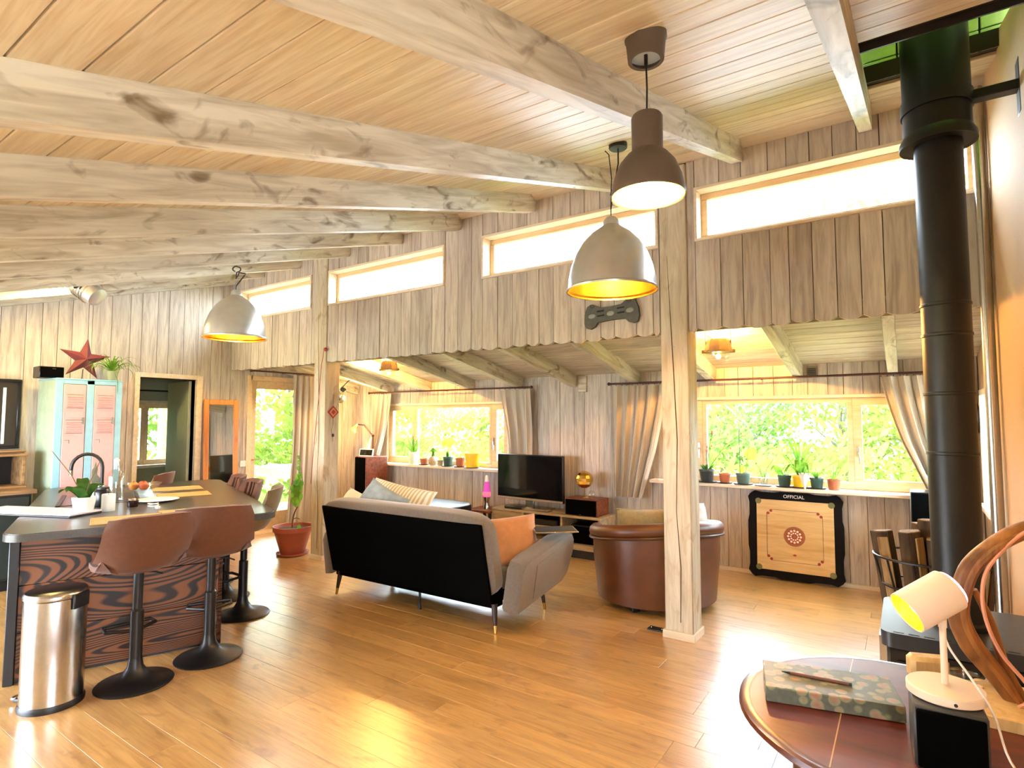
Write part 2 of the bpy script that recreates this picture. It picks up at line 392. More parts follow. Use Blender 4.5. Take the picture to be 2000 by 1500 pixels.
def vplank(parent, x0, x1, z0, z1, yf, th, bot=0, mat=WALLZ, top=None):
    """vertical plank facing -Y; wavy cut at the foot when bot>0"""
    x0 += .0024; x1 -= .0024
    if bot:
        n = 6; lo = [(x0 + (x1 - x0) * i / n, z0 - bot * sin(pi * (i / n) ** random.uniform(.8, 1.25))) for i in range(n + 1)]
    else: lo = [(x0, z0), (x1, z0)]
    t = top or (lambda x: z1)
    poly = lo + [(x1, t(x1)), (x0, t(x0))]
    c = [(sum(p[0] for p in lo) / len(lo)), z0]
    d = random.uniform(0, .006)
    b = B().prism([(p[0] - c[0], p[1] - c[1]) for p in poly], 'y', 0, th + d)
    o = obj('plank', b, mat, parent, False); o.location = (c[0], yf - d, c[1]); return o
x = XL
while x < XR - .03:
    x1 = min(x + random.uniform(.115, .19), XR)
    for e in sorted(ed[1:-1] + [p for q in POSTS for p in q]):
        if x < e - .012 and x1 > e - .045: x1 = e; break
    mid = (x + x1) / 2
    if any(a < mid < b_ for a, b_ in POSTS): x = x1; continue
    inw = any(a - .01 < mid < b_ + .01 for a, b_ in WINS)
    amp = .012 if x < -3.6 else .024
    z0 = 2.195 + random.uniform(-.006, .006)
    if inw:
        vplank(wall_c, x, x1, z0, ZW0 - .005, YC + .022, .03, amp); vplank(wall_c, x, x1, ZW1 + .02, 3.47, YC + .022, .03)
    else: vplank(wall_c, x, x1, z0, 3.47, YC + .022, .03, amp)
    x = x1
for a, b_ in SPANS: obj('head_beam', B().box(a, b_, YC + .055, YC + .19, 2.205, 2.3, .004), LEANX, wall_c)
obj('ceiling_fillet', B().prism([(YC - .06, zceil(YC - .06)), (YC + .02, zceil(YC)), (YC + .02, 3.43), (YC - .0, 3.43)], 'x', XL, XR), TRIM, wall_c)
for i, (a, b_) in enumerate(WINS):
    w = obj('window_%d' % (i + 1), B().box(a, b_, YC - .0, YC + .2, ZW0 - .02, ZW0, .002).box(a, b_, YC - .0, YC + .2, ZW1, ZW1 + .022, .002)
            .box(a - .0, a + .02, YC - .0, YC + .2, ZW0, ZW1, .002).box(b_ - .02, b_, YC - .0, YC + .2, ZW0, ZW1, .002), TRIM)
    w['kind'] = 'structure'; w['category'] = 'window'
    w['label'] = ('high narrow window at the far left, behind the leftmost silver pendant', 'high narrow window just right of the left post', 'high narrow window behind the silver pendant by the near post', 'high narrow window at the right, crossed by the black flue')[i]
    obj('sash', B().box(a + .02, b_ - .02, YC + .11, YC + .15, ZW0, ZW0 + .045, .003).box(a + .02, b_ - .02, YC + .11, YC + .15, ZW1 - .045, ZW1, .003)
        .box(a + .02, a + .065, YC + .11, YC + .15, ZW0 + .045, ZW1 - .045, .003).box(b_ - .065, b_ - .02, YC + .11, YC + .15, ZW0 + .045, ZW1 - .045, .003), FRAMEW, w)
    obj('pane', B().box(a + .06, b_ - .06, YC + .128, YC + .132, ZW0 + .04, ZW1 - .04), GLASS, w, False)

# ---- lean-to ceiling
lc = B().box(XL - .1, XR + .1, -1.97, .1, .02, .08)
ceil2 = struct('ceiling_lower', lc, MAT['roof_board'], 'low pale plank ceiling sloping down to the back windows', 'ceiling')
ceil2.location = (0, YB, ZB); ceil2.rotation_euler = (-TH2, 0, 0)
m2 = mesh('lean_plank', B().box(XL, XR, 0, .145, 0, .018, .003), LEANX, False)
s = .02
while s > -1.8:
    s -= .15; o = obj('plank', m2, None, ceil2); o.location = (0, s, 0)
r2 = mesh('lean_rafter', B().box(-.04, .04, -1.97, -.01, -.145, 0, .004), RAFT)
for x in (-.07, -.84, -1.66, -2.5, -3.32, -4.1, -4.9, -5.7, -6.45, -7.25):
    o = obj('rafter', r2, None, ceil2); o.location = (x, 0, 0)

# ---- back wall
W1 = (-6.6, -4.3); W2 = (-2.2, .22); ZS, ZT = .9, 1.755
bw = B().box(XL - .1, XR + .1, YB + .03, YB + .16, -.1, ZS - .03).box(XL - .1, XR + .1, YB + .03, YB + .16, ZT + .025, 2.3)
for a, b_ in ((XL - .1, W1[0]), (W1[1], W2[0]), (W2[1], XR + .1)): bw.box(a, b_, YB + .03, YB + .16, ZS - .03, ZT + .025)
wall_b = struct('wall_back', bw, MAT['wall_core'], 'whitewashed plank back wall with the two wide windows', 'wall')
x = XL; eb = [W1[0], W1[1], W2[0], W2[1]]
while x < XR - .03:
    x1 = min(x + random.uniform(.13, .2), XR)
    for e in eb:
        if x < e - .02 and x1 > e - .045: x1 = e
    mid = (x + x1) / 2
    if any(a < mid < b_ for a, b_ in (W1, W2)):
        vplank(wall_b, x, x1, 0.0, ZS - .035, YB, .03); vplank(wall_b, x, x1, ZT + .02, 2.12, YB, .03)
    else: vplank(wall_b, x, x1, 0.0, 2.12, YB, .03)
    x = x1
bb = struct('baseboard_back', B().box(XL, XR, YB - .016, YB - .001, 0, .04, .003), TRIM, 'low pale skirting along the back wall', 'baseboard')
def back_window(name, a, b_, mull, label, opens):
    w = obj(name, B().box(a - .02, b_ + .02, YB - .012, YB + .16, ZT, ZT + .03, .003).box(a, a + .03, YB + .0, YB + .16, ZS, ZT, .003).box(b_ - .03, b_, YB + .0, YB + .16, ZS, ZT, .003), TRIM)
    w['kind'] = 'structure'; w['category'] = 'window'; w['label'] = label
    obj('window_sill', B().box(a - .12, b_ + .1, YB - .165, YB + .1, ZS - .04, ZS - .005, .006), TRIM, w)
    xs = [a + .03] + mull + [b_ - .03]
    for i in range(len(xs) - 1):
        p, q = xs[i], xs[i + 1]; fw = .075 if i in opens else .045; z0, z1 = ZS - .004, ZT
        f = obj('sash', B().box(p, q, YB + .03, YB + .085, z0, z0 + fw + .02, .004).box(p, q, YB + .03, YB + .085, z1 - fw, z1, .004)
            .box(p, p + fw, YB + .03, YB + .085, z0 + fw + .02, z1 - fw, .004).box(q - fw, q, YB + .03, YB + .085, z0 + fw + .02, z1 - fw, .004), FRAMEW, w)
        obj('pane', B().box(p + fw * .8, q - fw * .8, YB + .055, YB + .059, z0 + fw, z1 - fw * .8), GLASS, f, False)
        if i in opens:
            hx = p + fw * .5 if i > 0 else q - fw * .5
            obj('handle', B().box(hx - .012, hx + .012, YB + .018, YB + .031, 1.2, 1.3, .004).tube([(hx, YB + .02, 1.24), (hx, YB - .015, 1.24), (hx + .01, YB - .02, 1.2), (hx + .012, YB - .02, 1.14)], .009, 8), STEEL, f)
    return w
back_window('window_5', W1[0], W1[1], [-6.02, -4.6], 'wide wooden window behind the sofa with a row of small pots', (0, 2))
back_window('window_6', W2[0], W2[1], [-1.79, -.4], 'wide wooden window above the board with the big spiky plant', (0, 2))

# ---- left wall
D1 = (3.01, 3.655, 2.04); D2 = (4.37, 5.32, 2.11)
def ztop_left(y): return zceil(y) if y < YC + .1 else zlean(y) + .02
lw = B()
for a, b_ in ((-1.1, D1[0]), (D1[1], D2[0]), (D2[1], YB + .1)):
    lw.prism([(a, -.1), (b_, -.1), (b_, ztop_left(b_) + (.05 if b_ < 4 else 0)), (a, ztop_left(a) + .05)] if not (a < YC < b_) else
             [(a, -.1), (b_, -.1), (b_, zlean(b_)), (YC + .15, zlean(YC)), (YC + .15, zceil(YC) + .1), (a, zceil(a) + .05)], 'x', XL - .14, XL - .03)
lw.prism([(D1[0], D1[2]), (D1[1], D1[2]), (D1[1], zceil(D1[1]) + .05), (D1[0], zceil(D1[0]) + .05)], 'x', XL - .14, XL - .03)
lw.prism([(D2[0], D2[2]), (D2[1], D2[2]), (D2[1], zlean(D2[1]) + .05), (D2[0], zlean(D2[0]) + .05)], 'x', XL - .14, XL - .03)
wall_l = struct('wall_left', lw, MAT['wall_core'], 'whitewashed plank wall at the left with locker, doorway and glass door', 'wall')
WALLY = WALLZ
def lplank(y0, y1, z0):
    y0 += .0024; y1 -= .0024; d = random.uniform(0, .006)
    b = B().prism([(0, 0), (y1 - y0, 0), (y1 - y0, ztop_left(y1) - z0), (0, ztop_left(y0) - z0)], 'x', -.03, d)
    o = obj('plank', b, WALLY, wall_l, False); o.location = (XL, y0, z0)
y = -1.0; el = [D1[0], D1[1], YC + .02, D2[0], D2[1], YB]
while y < YB - .03:
    y1 = min(y + random.uniform(.12, .2), YB)
    for e in el:
        if y < e - .02 and y1 > e - .045: y1 = e
    mid = (y + y1) / 2; z0 = D1[2] if D1[0] < mid < D1[1] else D2[2] if D2[0] < mid < D2[1] else 0
    lplank(y, y1, z0); y = y1

# ---- doorway into the next room
dr = obj('door_1', B().box(XL - .14, XL + .02, D1[0] - .055, D1[0], 0, D1[2] + .055, .004).box(XL - .14, XL + .02, D1[1], D1[1] + .075, 0, D1[2] + .055, .004)
         .box(XL - .14, XL + .02, D1[0], D1[1], D1[2], D1[2] + .055, .004), TRIM)
dr['kind'] = 'structure'; dr['category'] = 'door'; dr['label'] = 'doorway beside the pink locker with its grey green door standing open'
SAGE = plain('sage_paint', 'b9bd9c', .5)
dl = obj('door_leaf', B().box(0, .035, -.74, 0, .01, D1[2] - .01, .004), SAGE, dr); dl.location = (XL - .1, D1[1] - .005, 0); dl.rotation_euler = (0, 0, radians(-97))
for z in (.12, .38, .64, .9):
    obj('moulding', B().box(-.008, .0, -.66, -.08, z, z + .2, .004), SAGE, dl)
obj('handle', B().tube([(-.0, -.69, 1.0), (-.05, -.69, 1.0), (-.055, -.58, 1.0)], .01, 8), CHROME, dl)
# next room shell
HALL = plain('sage_room_wall', 'a9a88a', .8)
hx0 = -9.0
hb = B().box(hx0 - .1, hx0, 1.4, 3.46, -.05, 2.6).box(hx0 - .1, hx0, 3.46, 4.32, -.05, .9).box(hx0 - .1, hx0, 3.46, 4.32, 1.78, 2.6).box(hx0 - .1, hx0, 4.24, 4.32, .9, 1.78)
wall_h = struct('wall_next_room', hb, HALL, 'grey green far wall of the room seen through the doorway', 'wall')
struct('wall_next_room_side', B().box(hx0 - .1, XL - .14, 4.32, 4.365, -.05, 2.6).box(hx0 - .1, XL - .14, 1.34, 1.4, -.05, 2.6), HALL, 'grey green side wall of the next room', 'wall')
struct('ceiling_next_room', B().box(hx0 - .1, XL - .14, 1.34, 4.36, 2.5, 2.56), HALL, 'plain ceiling of the next room', 'ceiling')
struct('floor_next_room', B().box(hx0 - .1, XL - .1, 1.34, 4.36, -.06, -.01), MAT['sub_floor'], 'floor of the next room beyond the doorway', 'floor')
w7 = obj('window_7', B().box(hx0, hx0 + .03, 3.42, 4.28, 1.78, 1.82, .003).box(hx0, hx0 + .12, 3.42, 4.28, .86, .9, .003), TRIM)
w7['kind'] = 'structure'; w7['category'] = 'window'; w7['label'] = 'casement window of the next room seen through the doorway'
for a, b_ in ((3.46, 3.8), (3.8, 4.24)):
    f = obj('sash', B().box(hx0 - .06, hx0 - .01, a, b_, .9, .97, .003).box(hx0 - .06, hx0 - .01, a, b_, 1.71, 1.78, .003).box(hx0 - .06, hx0 - .01, a, a + .05, .97, 1.71, .003).box(hx0 - .06, hx0 - .01, b_ - .05, b_, .97, 1.71, .003), FRAMEW, w7)
    obj('pane', B().box(hx0 - .037, hx0 - .033, a + .04, b_ - .04, .96, 1.72), GLASS, f, False)
rd = B().tube([(hx0 + .08, 3.3, 1.96), (hx0 + .08, 4.3, 1.96)], .012, 8); tag(obj('curtain_rod', rd, BLACK), 'thin black curtain rod above the window of the next room', 'rod')

# ---- glass door
gd = obj('door_2', B().box(XL - .12, XL + .015, D2[0] - .04, D2[0] + .03, 0, D2[2] + .035, .004).box(XL - .12, XL + .015, D2[1] - .03, D2[1] + .04, 0, D2[2] + .035, .004).box(XL - .12, XL + .015, D2[0], D2[1], D2[2] - .03, D2[2] + .035, .004)
         .box(XL - .12, XL + .05, D2[0], D2[1], -.005, .03, .004), FRAMEW)
gd['kind'] = 'structure'; gd['category'] = 'door'; gd['label'] = 'wooden glazed door to the porch beside the leaning mirror'
gl = obj('door_leaf', B().box(XL - .09, XL - .04, D2[0] + .03, D2[0] + .12, .03, D2[2] - .03, .004).box(XL - .09, XL - .04, D2[1] - .12, D2[1] - .03, .03, D2[2] - .03, .004)
     .box(XL - .09, XL - .04, D2[0] + .12, D2[1] - .12, D2[2] - .14, D2[2] - .03, .004).box(XL - .09, XL - .04, D2[0] + .12, D2[1] - .12, .03, .26, .004), FRAMEW, gd)
obj('pane', B().box(XL - .067, XL - .063, D2[0] + .11, D2[1] - .11, .25, D2[2] - .13), GLASS, gl, False)
obj('handle', B().tube([(XL - .04, D2[0] + .075, 1.0), (XL + .01, D2[0] + .075, 1.0), (XL + .012, D2[0] + .17, 1.0)], .009, 8), STEEL, gl)

# ---- right wall: smooth board wall, lean-to end wall with a window
TAN = plain('tan_clay_board', 'c9a47a', .75, 0, .08, 120)
rwb = B()
for a, b_, z0, z1 in ((.5, YC + .05, -.05, None), (-1.1, -.9, -.05, None), (-.9, .5, -.05, 1.0), (-.9, .5, 1.9, None)):  # leaves an unseen opening beside the viewer, added to light the ceiling
    rwb.prism([(a, z0), (b_, z0), (b_, z1 or zceil(b_) + .1), (a, z1 or zceil(a) + .1)], 'x', .435, .62)
struct('wall_right', rwb, TAN, 'smooth tan board wall at the right edge', 'wall')
rw = B().box(XR, XR + .12, YC, 5.15, -.05, 2.6).box(XR, XR + .12, 5.15, 6.02, -.05, .86).box(XR, XR + .12, 5.15, 6.02, 1.75, 2.6).box(XR, XR + .12, 6.02, YB + .1, -.05, 2.6)
struct('wall_right_bay', rw, TAN, 'end wall of the low bay behind the black flue', 'wall')
w8 = obj('window_8', B().box(XR - .02, XR + .12, 5.1, 5.17, .84, 1.78, .003).box(XR - .02, XR + .12, 6.0, 6.06, .84, 1.78, .003).box(XR - .02, XR + .12, 5.1, 6.06, 1.74, 1.79, .003).box(XR - .05, XR + .12, 5.1, 6.06, .83, .87, .003), TRIM)
w8['kind'] = 'structure'; w8['category'] = 'window'; w8['label'] = 'narrow sliver of a side window right of the black flue'
obj('pane', B().box(XR + .06, XR + .064, 5.15, 6.02, .86, 1.75), GLASS, w8, False)
# ---- rear wall behind the viewer, unseen; open bays added to let daylight in
rr = B().box(XL - .1, XR + .1, -1.1, -1.0, -.05, .08).box(XL - .1, XR + .1, -1.1, -1.0, 1.88, 2.3).box(-3.95, XR + .1, -1.1, -1.0, .08, 1.88)
for x in (XL, -5.6): rr.box(x - .05, x + .05, -1.1, -1.0, .08, 1.88)
struct('wall_rear', rr, TRIM, 'unseen wall behind the viewer with open bays added for daylight', 'wall')
# ================================================================== OUTSIDE
GRASS = leafy('meadow_grass', '76844a', '929c56', .1, 1.5)
gr = struct('ground_outside', B().box(-40, 20, YB + .2, 50, -.5, -.35).box(-40, XL - .2, -10, YB + .2, -.5, -.35).box(XR + .7, 20, -10, YB + .2, -.5, -.35).box(-40, 20, -30, -1.3, -.5, -.35), GRASS, 'bright meadow outside the windows', 'ground')
struct('added_terrace', B().box(-9.5, 6, -9, -1.3, -.35, -.1).box(-9, 4, YB + .2, 7.6, -.35, -.3).box(XR + .3, 7, -1.3, 4.6, -.35, -.1), plain('pale_bounce_gravel', 'b8b2a6', .9, 0, .15, 40), 'pale ground added around the house to bounce neutral daylight', 'added_terrace')  # pale surface added so light bounced indoors is less green
TREEL = [leafy('spring_leaf_%d' % i, a, b_, .55, .9) for i, (a, b_) in enumerate((('5a7030', '7c963c'), ('667834', '8e9a40'), ('50703a', '729444')))]
BARK = plain('grey_bark', '6d675c', .9, 0, .3, 12, bump=.5)
rng = random.Random(3)
def crown_mesh(i, n, rx, rz, size):
    b = B()
    cl = [(rng.gauss(0, .42) * rx, rng.gauss(0, .42) * rx, rng.uniform(-.8, .9) * rz) for _ in range(26)]
    for _ in range(n):
        c = rng.choice(cl); p = Vector((c[0] + rng.gauss(0, .2) * rx, c[1] + rng.gauss(0, .2) * rx, c[2] + rng.gauss(0, .16) * rz))
        a = Vector((rng.gauss(0, 1), rng.gauss(0, 1), rng.gauss(0, 1))).normalized(); t = a.orthogonal().normalized(); u = a.cross(t); s = size * rng.uniform(.6, 1.3)
        b._add([p - t * s, p - u * s * .45, p + t * s, p + u * s * .45], [(0, 1, 2, 3)])
    me = bpy.data.meshes.new('foliage'); me.from_pydata(b.v, [], b.f); me.materials.append(TREEL[i]); return me
SPARSE = None
CR = [crown_mesh(0, 3400, 1.9, 1.9, .11), crown_mesh(1, 3400, 2.0, 1.8, .11), crown_mesh(2, 3400, 1.8, 2.0, .11)]
def trunk(h, r, lean):
    b = B().tube([(0, 0, -.1), (lean * .3, 0, h * .4), (lean, .05, h * .75), (lean * 1.1, .1, h)], [r, r * .85, r * .6, r * .3], 8)
    for k in range(5):
        a = k * 1.3; z = h * (.45 + .1 * k); b.tube([(lean * .6, 0, z), (lean + .5 * cos(a), .5 * sin(a), z + .5), (lean + 1.1 * cos(a), 1.1 * sin(a), z + 1.1)], [r * .4, r * .25, r * .1], 6)
    return mesh('trunk', b, BARK)
TRK = [trunk(2.9, .12, .3), trunk(3.1, .1, -.2), trunk(2.7, .14, .1)]
spots = [(-17, 18, 0, .9), (-13.4, 17.4, 1, .85), (-10.4, 18.4, 2, .9), (-7.6, 16.6, 0, .8), (-4.6, 18, 1, .9), (-3.2, 15.4, 2, .75), (-1.2, 17.6, 0, .85), (.6, 15.8, 1, .75), (2.2, 18.4, 2, .9), (.6, 16.5, 1, 1.9), (2.6, 19, 0, 2.3),
         (-13.5, 9.5, 1, 1.1), (-13, 6.6, 0, 1.0), (-15.2, 4.2, 2, 1.2), (-12.4, 11.2, 1, 1.0), (-15, 1.4, 0, 1.2), (7.5, 6, 1, .9), (5.4, 9.5, 2, .9)]
where = ['far left beyond the back windows', 'behind the left back window, left half', 'deep behind the left back window', 'close behind the left back window, right half', 'between the two back windows', 'close behind the right back window, left part', 'behind the middle of the right back window', 'behind the right end of the right back window', 'deep at the right beyond the back wall', 'tall, showing in the right high window', 'tallest and farthest, showing in the right high window',
         'left beyond the porch, deep', 'straight behind the glass door', 'behind the porch hammock', 'beyond the back left corner', 'behind the window of the next room', 'right of the house near the side window', 'right of the house beyond the corner']
for (x, y, i, s), wtxt in zip(spots, where):
    t = thing('garden_tree', 'leafy yellow green tree ' + wtxt, 'tree', (x, y, -.4), rng.uniform(0, 6), 'trees around the house')
    t.scale = (s, s, s)
    f = obj('foliage', CR[i], None, t); f.location = (0, 0, 2.0); f['kind'] = 'stuff'
    obj('trunk', TRK[i], None, t)
SPARSE = crown_mesh(1, 520, 2.0, 1.8, .1)
for o_ in bpy.data.objects:
    if o_.name.startswith('garden_tree') and o_.scale.x > 1.5:
        for c_ in o_.children:
            if c_.name.startswith('foliage'): c_.data = SPARSE
SHW = ['leftmost behind the back wall', 'behind the left casement of the left back window', 'behind the aloe on the left sill', 'behind the lime leaf plant on the left sill', 'behind the wall between the windows', 'behind the round leaf plant on the right sill', 'behind the big spiky plant', 'behind the right casement of the right back window', 'rightmost behind the back wall', 'beyond the far end of the porch', 'beyond the hammock', 'beyond the near porch post', 'outside the window of the next room']
SHR = [crown_mesh(0, 1100, .95, .75, .075), crown_mesh(1, 1100, .9, .7, .075)]
for k, (x, y) in enumerate([(-8.6, 8.6), (-7.0, 9.2), (-5.6, 8.7), (-4.2, 9.3), (-3.0, 8.6), (-1.9, 9.0), (-.7, 8.5), (.6, 9.1), (1.9, 8.4), (-11.2, 8.4), (-11.4, 6.4), (-12, 4.6), (-12.6, 2.6)]):
    t = thing('garden_shrub', 'low bushy green shrub outside, ' + SHW[k], 'shrub', (x, y, -.4), k, 'shrubs around the house')
    f = obj('foliage', SHR[k % 2], None, t); f.location = (0, 0, .85); f['kind'] = 'stuff'
    obj('stem', B().tube([(0, 0, -.05), (.05, 0, .4), (.15, .1, .9)], [.04, .03, .015], 6), BARK, t)
# porch roof, deck and hammock behind the glass door
PORCHW = wood('porch_larch_wood', 'e0b987', 'b98a55', 'x', 5, .6, 10, .1)
pr = thing('porch_roof', 'timber porch roof seen through the glass door', 'porch')
obj('roof_deck', B().box(-10.2, XL - .15, 4.37, 8.4, 2.62, 2.66), PORCHW, pr)
for yy in (4.6, 5.3, 6.0, 6.7, 7.4, 8.1): obj('rafter', B().box(-10.2, XL - .15, yy, yy + .07, 2.46, 2.62, .004), PORCHW, pr)
obj('beam', B().box(-10.2, -10.06, 4.37, 8.4, 2.28, 2.46, .006), PORCHW, pr)
for yy in (4.5, 8.2): obj('post', B().box(-10.2, -10.06, yy, yy + .14, -.4, 2.28, .006), PORCHW, pr)
dk = thing('porch_deck', 'pale timber porch deck outside the glass door', 'deck')
for k in range(20): obj('board', B().box(-10.2 + k * .138, -10.2 + k * .138 + .132, 4.37, 8.4, -.12, -.09, .003), PORCHW, dk)
obj('joists', B().box(-10.2, XL - .15, 4.4, 4.48, -.4, -.12).box(-10.2, XL - .15, 8.2, 8.28, -.4, -.12), PORCHW, dk)
HAM = stripes('hammock_stripes', 'e9e1dc', 'd98f98', 'y', 14)
hm = thing('hammock', 'striped white and pink hammock slung on the porch', 'hammock', (-9.3, 6.3, .9))
obj('bed', B().grid(lambda u, v: ((v - .5) * .8 * (1 - .55 * abs(2 * u - 1) ** 3), (u - .5) * 2.4, .5 * (2 * u - 1) ** 2 - .42 + .25 * (2 * v - 1) ** 2 * (1 - abs(2 * u - 1))), 20, 8, .01), HAM, hm)
obj('rope', B().tube([(0, -1.2, .08), (0, -1.7, .9)], .012, 6), WHITE, hm); obj('rope', B().tube([(0, 1.2, .08), (0, 1.8, .9)], .012, 6), WHITE, hm)
fd = thing('hanging_feeder', 'pale teardrop feeder hanging outside the glass door', 'feeder', (-9.0, 5.25, 1.0))
obj('glass_drop', B().lathe([(.001, 0), (.06, .02), (.085, .09), (.06, .2), (.02, .36), (.01, .5)], 14), WHITE, fd); obj('cord', B().tube([(0, 0, .5), (0, 0, 1.46)], .004, 5), WHITE, fd)

# ================================================================== POSTS, POLE
def post(x0, label, z1=3.42):
    t = thing('wooden_post', label, 'post', (x0 + .1, YC + .1, 0), 0, 'square posts carrying the roof')
    obj('shaft', B().box(-.1, .1, -.1, .1, 0, z1, .006), POSTW, t)
    obj('drying_crack', B().tube([(.012, -.1005, .12), (.02, -.1005, .5), (-.005, -.1005, .9), (.01, -.1005, 1.4), (-.012, -.1005, 2.0), (-.045, -.1005, 2.75)], [.003, .004, .0025, .004, .004, .001], 5), plain('crack_dark', '5c4a34', .9) if 'crack_dark' not in MAT else MAT['crack_dark'], t)
    for a in ((-.115, .115, -.115, -.1), (-.115, .115, .1, .115), (-.115, -.1, -.1, .1), (.1, .115, -.1, .1)): obj('base_trim', B().box(*a, 0, .055, .003), TRIM, t)
    return t
post(-1.46, 'square whitewashed wooden post in front of the leather armchair')
post(-5.52, 'square whitewashed wooden post beside the terracotta floor pot')
sp = thing('steel_pole', 'tall glossy steel pole against the tan wall at right', 'pole', (.395, 4.02, 0))
obj('tube', B().lathe([(.03, .004), (.03, 3.4)], 20), STEEL, sp); obj('foot_plate', B().lathe([(.06, 0), (.06, .006), (.036, .008)], 20), STEEL, sp)
so = thing('floor_socket', 'small dark metal floor plate beside the near post base', 'floor plate', (-1.56, 4.16, 0))
obj('plate', B().box(-.06, .06, -.035, .035, 0, .012, .003), BLACK, so)
for k in (-1, 1): obj('screw', B().ball((k * .04, 0, .012), .006, 8, 6), CHROME, so)

# ================================================================== CEILING LAMPS
def dome_pendant(loc, zr, ztop, label, hook):
    x, y = loc; r = .262; t = thing('dome_pendant', label, 'pendant lamp', (x, y, zr), 0, 'silver dome pendants')
    prof = [(r + .008, 0), (r + .01, .01), (r, .02), (r * .985, .07), (r * .93, .14), (r * .82, .22), (r * .65, .295), (r * .45, .35), (r * .26, .385), (.05, .4), (.045, .43), (.028, .45)]
    obj('shade', B().lathe(prof, 40, cap=False), ALU, t)
    obj('lining', B().lathe([(a - .006, b_ + .002) for a, b_ in prof[:-3]] + [(.04, .39)], 40, cap=False), GOLD, t)
    obj('bulb', B().lathe([(.001, .2), (.022, .205), (.034, .235), (.028, .275), (.014, .31), (.014, .36)], 14), glow('warm_bulb', 'ffd890', 30) if 'warm_bulb' not in MAT else MAT['warm_bulb'], t)
    h = ztop - zr
    if hook == 'loop':
        pts = [(0, 0, .44), (0, 0, .49)] + [(.035 - .035 * cos(a), .025 - .025 * cos(a), .49 + .06 - .06 * cos(a) * 1 + .0 * a) if a < pi else (.02 + .03 * cos(a - pi) * .5, .0, .61 - .06 * (a - pi) / pi) for a in [k * pi / 8 for k in range(1, 12)]] + [(-.01, 0, .56), (0, 0, .62)] + [(.03 * sin(a), .02 * sin(a), .62 + (h - .63) * .5 * (1 - cos(a))) for a in [k * pi / 8 for k in range(1, 9)]] + [(.035 * sin(a), .02 * sin(a), h - .005 - (h - .63) * .5 * (1 - cos(a - pi))) for a in [pi + k * pi / 8 for k in range(0, 8)]]
        obj('cord', B().tube(pts, .006, 6), BLACK, t)
    else:
        obj('cord', B().tube([(0, 0, .44), (0, 0, h - .32), (.006, 0, h - .2), (-.01, 0, h - .05), (-.035, 0, h - .02)], .003, 6), BLACK, t)
        obj('cord_bundle', B().tube([(.0, 0, .5), (.008, 0, .58), (0, 0, h - .3)], [.004, .01, .008], 8), BLACK, t)
        obj('cord_drape', B().tube([(0, 0, h - .3), (.03, 0, h - .22), (.05, 0, h - .12), (.05, 0, h - .02)], .005, 6), BLACK, t)
        obj('canopy', B().lathe([(.05, -.03), (.055, -.025), (.055, .0)], 24, (.05, 0, h)), BLACK, t)
    lamp('pendant_light', 'POINT', (0, 0, .15), 16, WARM, t, shadow_soft_size=.05)
    return t
dome_pendant((-5.05, 2.86), 2.29, 2.97, 'silver dome pendant with gold lining hung by a looped cord over the kitchen island', 'loop')
dome_pendant((-1.41, 3.11), 2.31, 3.2, 'silver dome pendant with gold lining hanging by the near post', 'drape')
BRN = plain('taupe_lacquer', '5d5046', .5)
t = thing('bell_pendant', 'brown bell shaped pendant with a glowing yellow inside', 'pendant lamp', (-.655, 1.73, 2.265))
pr_ = [(.117, 0), (.118, .006), (.116, .02), (.108, .06), (.09, .105), (.066, .135), (.05, .148), (.0495, .155), (.05, .26), (.046, .268), (.006, .27)]
obj('shade', B().lathe(pr_, 40, cap=False), BRN, t)
obj('lining', B().lathe([(a - .003, b_ + .002) for a, b_ in pr_[:8]] + [(.0, .16)], 40, cap=False), plain('yellow_lining', 'f4e04a', .4), t)
obj('bulb', B().ball((0, 0, .07), .03, 16, 12), glow('hot_bulb', 'fff0b0', 12), t)
obj('cord', B().tube([(0, 0, .27), (.002, 0, .36), (0, 0, .46)], .0032, 8), BLACK, t); obj('cord_grip', B().lathe([(.006, .44), (.007, .49), (.004, .5)], 10), BLACK, t)
zc_ = zceil(1.73) - 2.265
obj('canopy', B().lathe([(.045, .455), (.058, .455), (.064, .52), (.068, zc_ - .012), (.066, zc_ + .02)], 32, cap=False).lathe([(.001, .475), (.057, .475)], 32, cap=False), BRN, t)
obj('canopy_plate', B().lathe([(.001, .473), (.056, .473), (.056, .477), (.001, .477)], 24), plain('pale_blue_plate', 'b9c6cc', .4), t)
lamp('bell_light', 'POINT', (0, 0, .03), 10, (1, .8, .3), t, shadow_soft_size=.03)

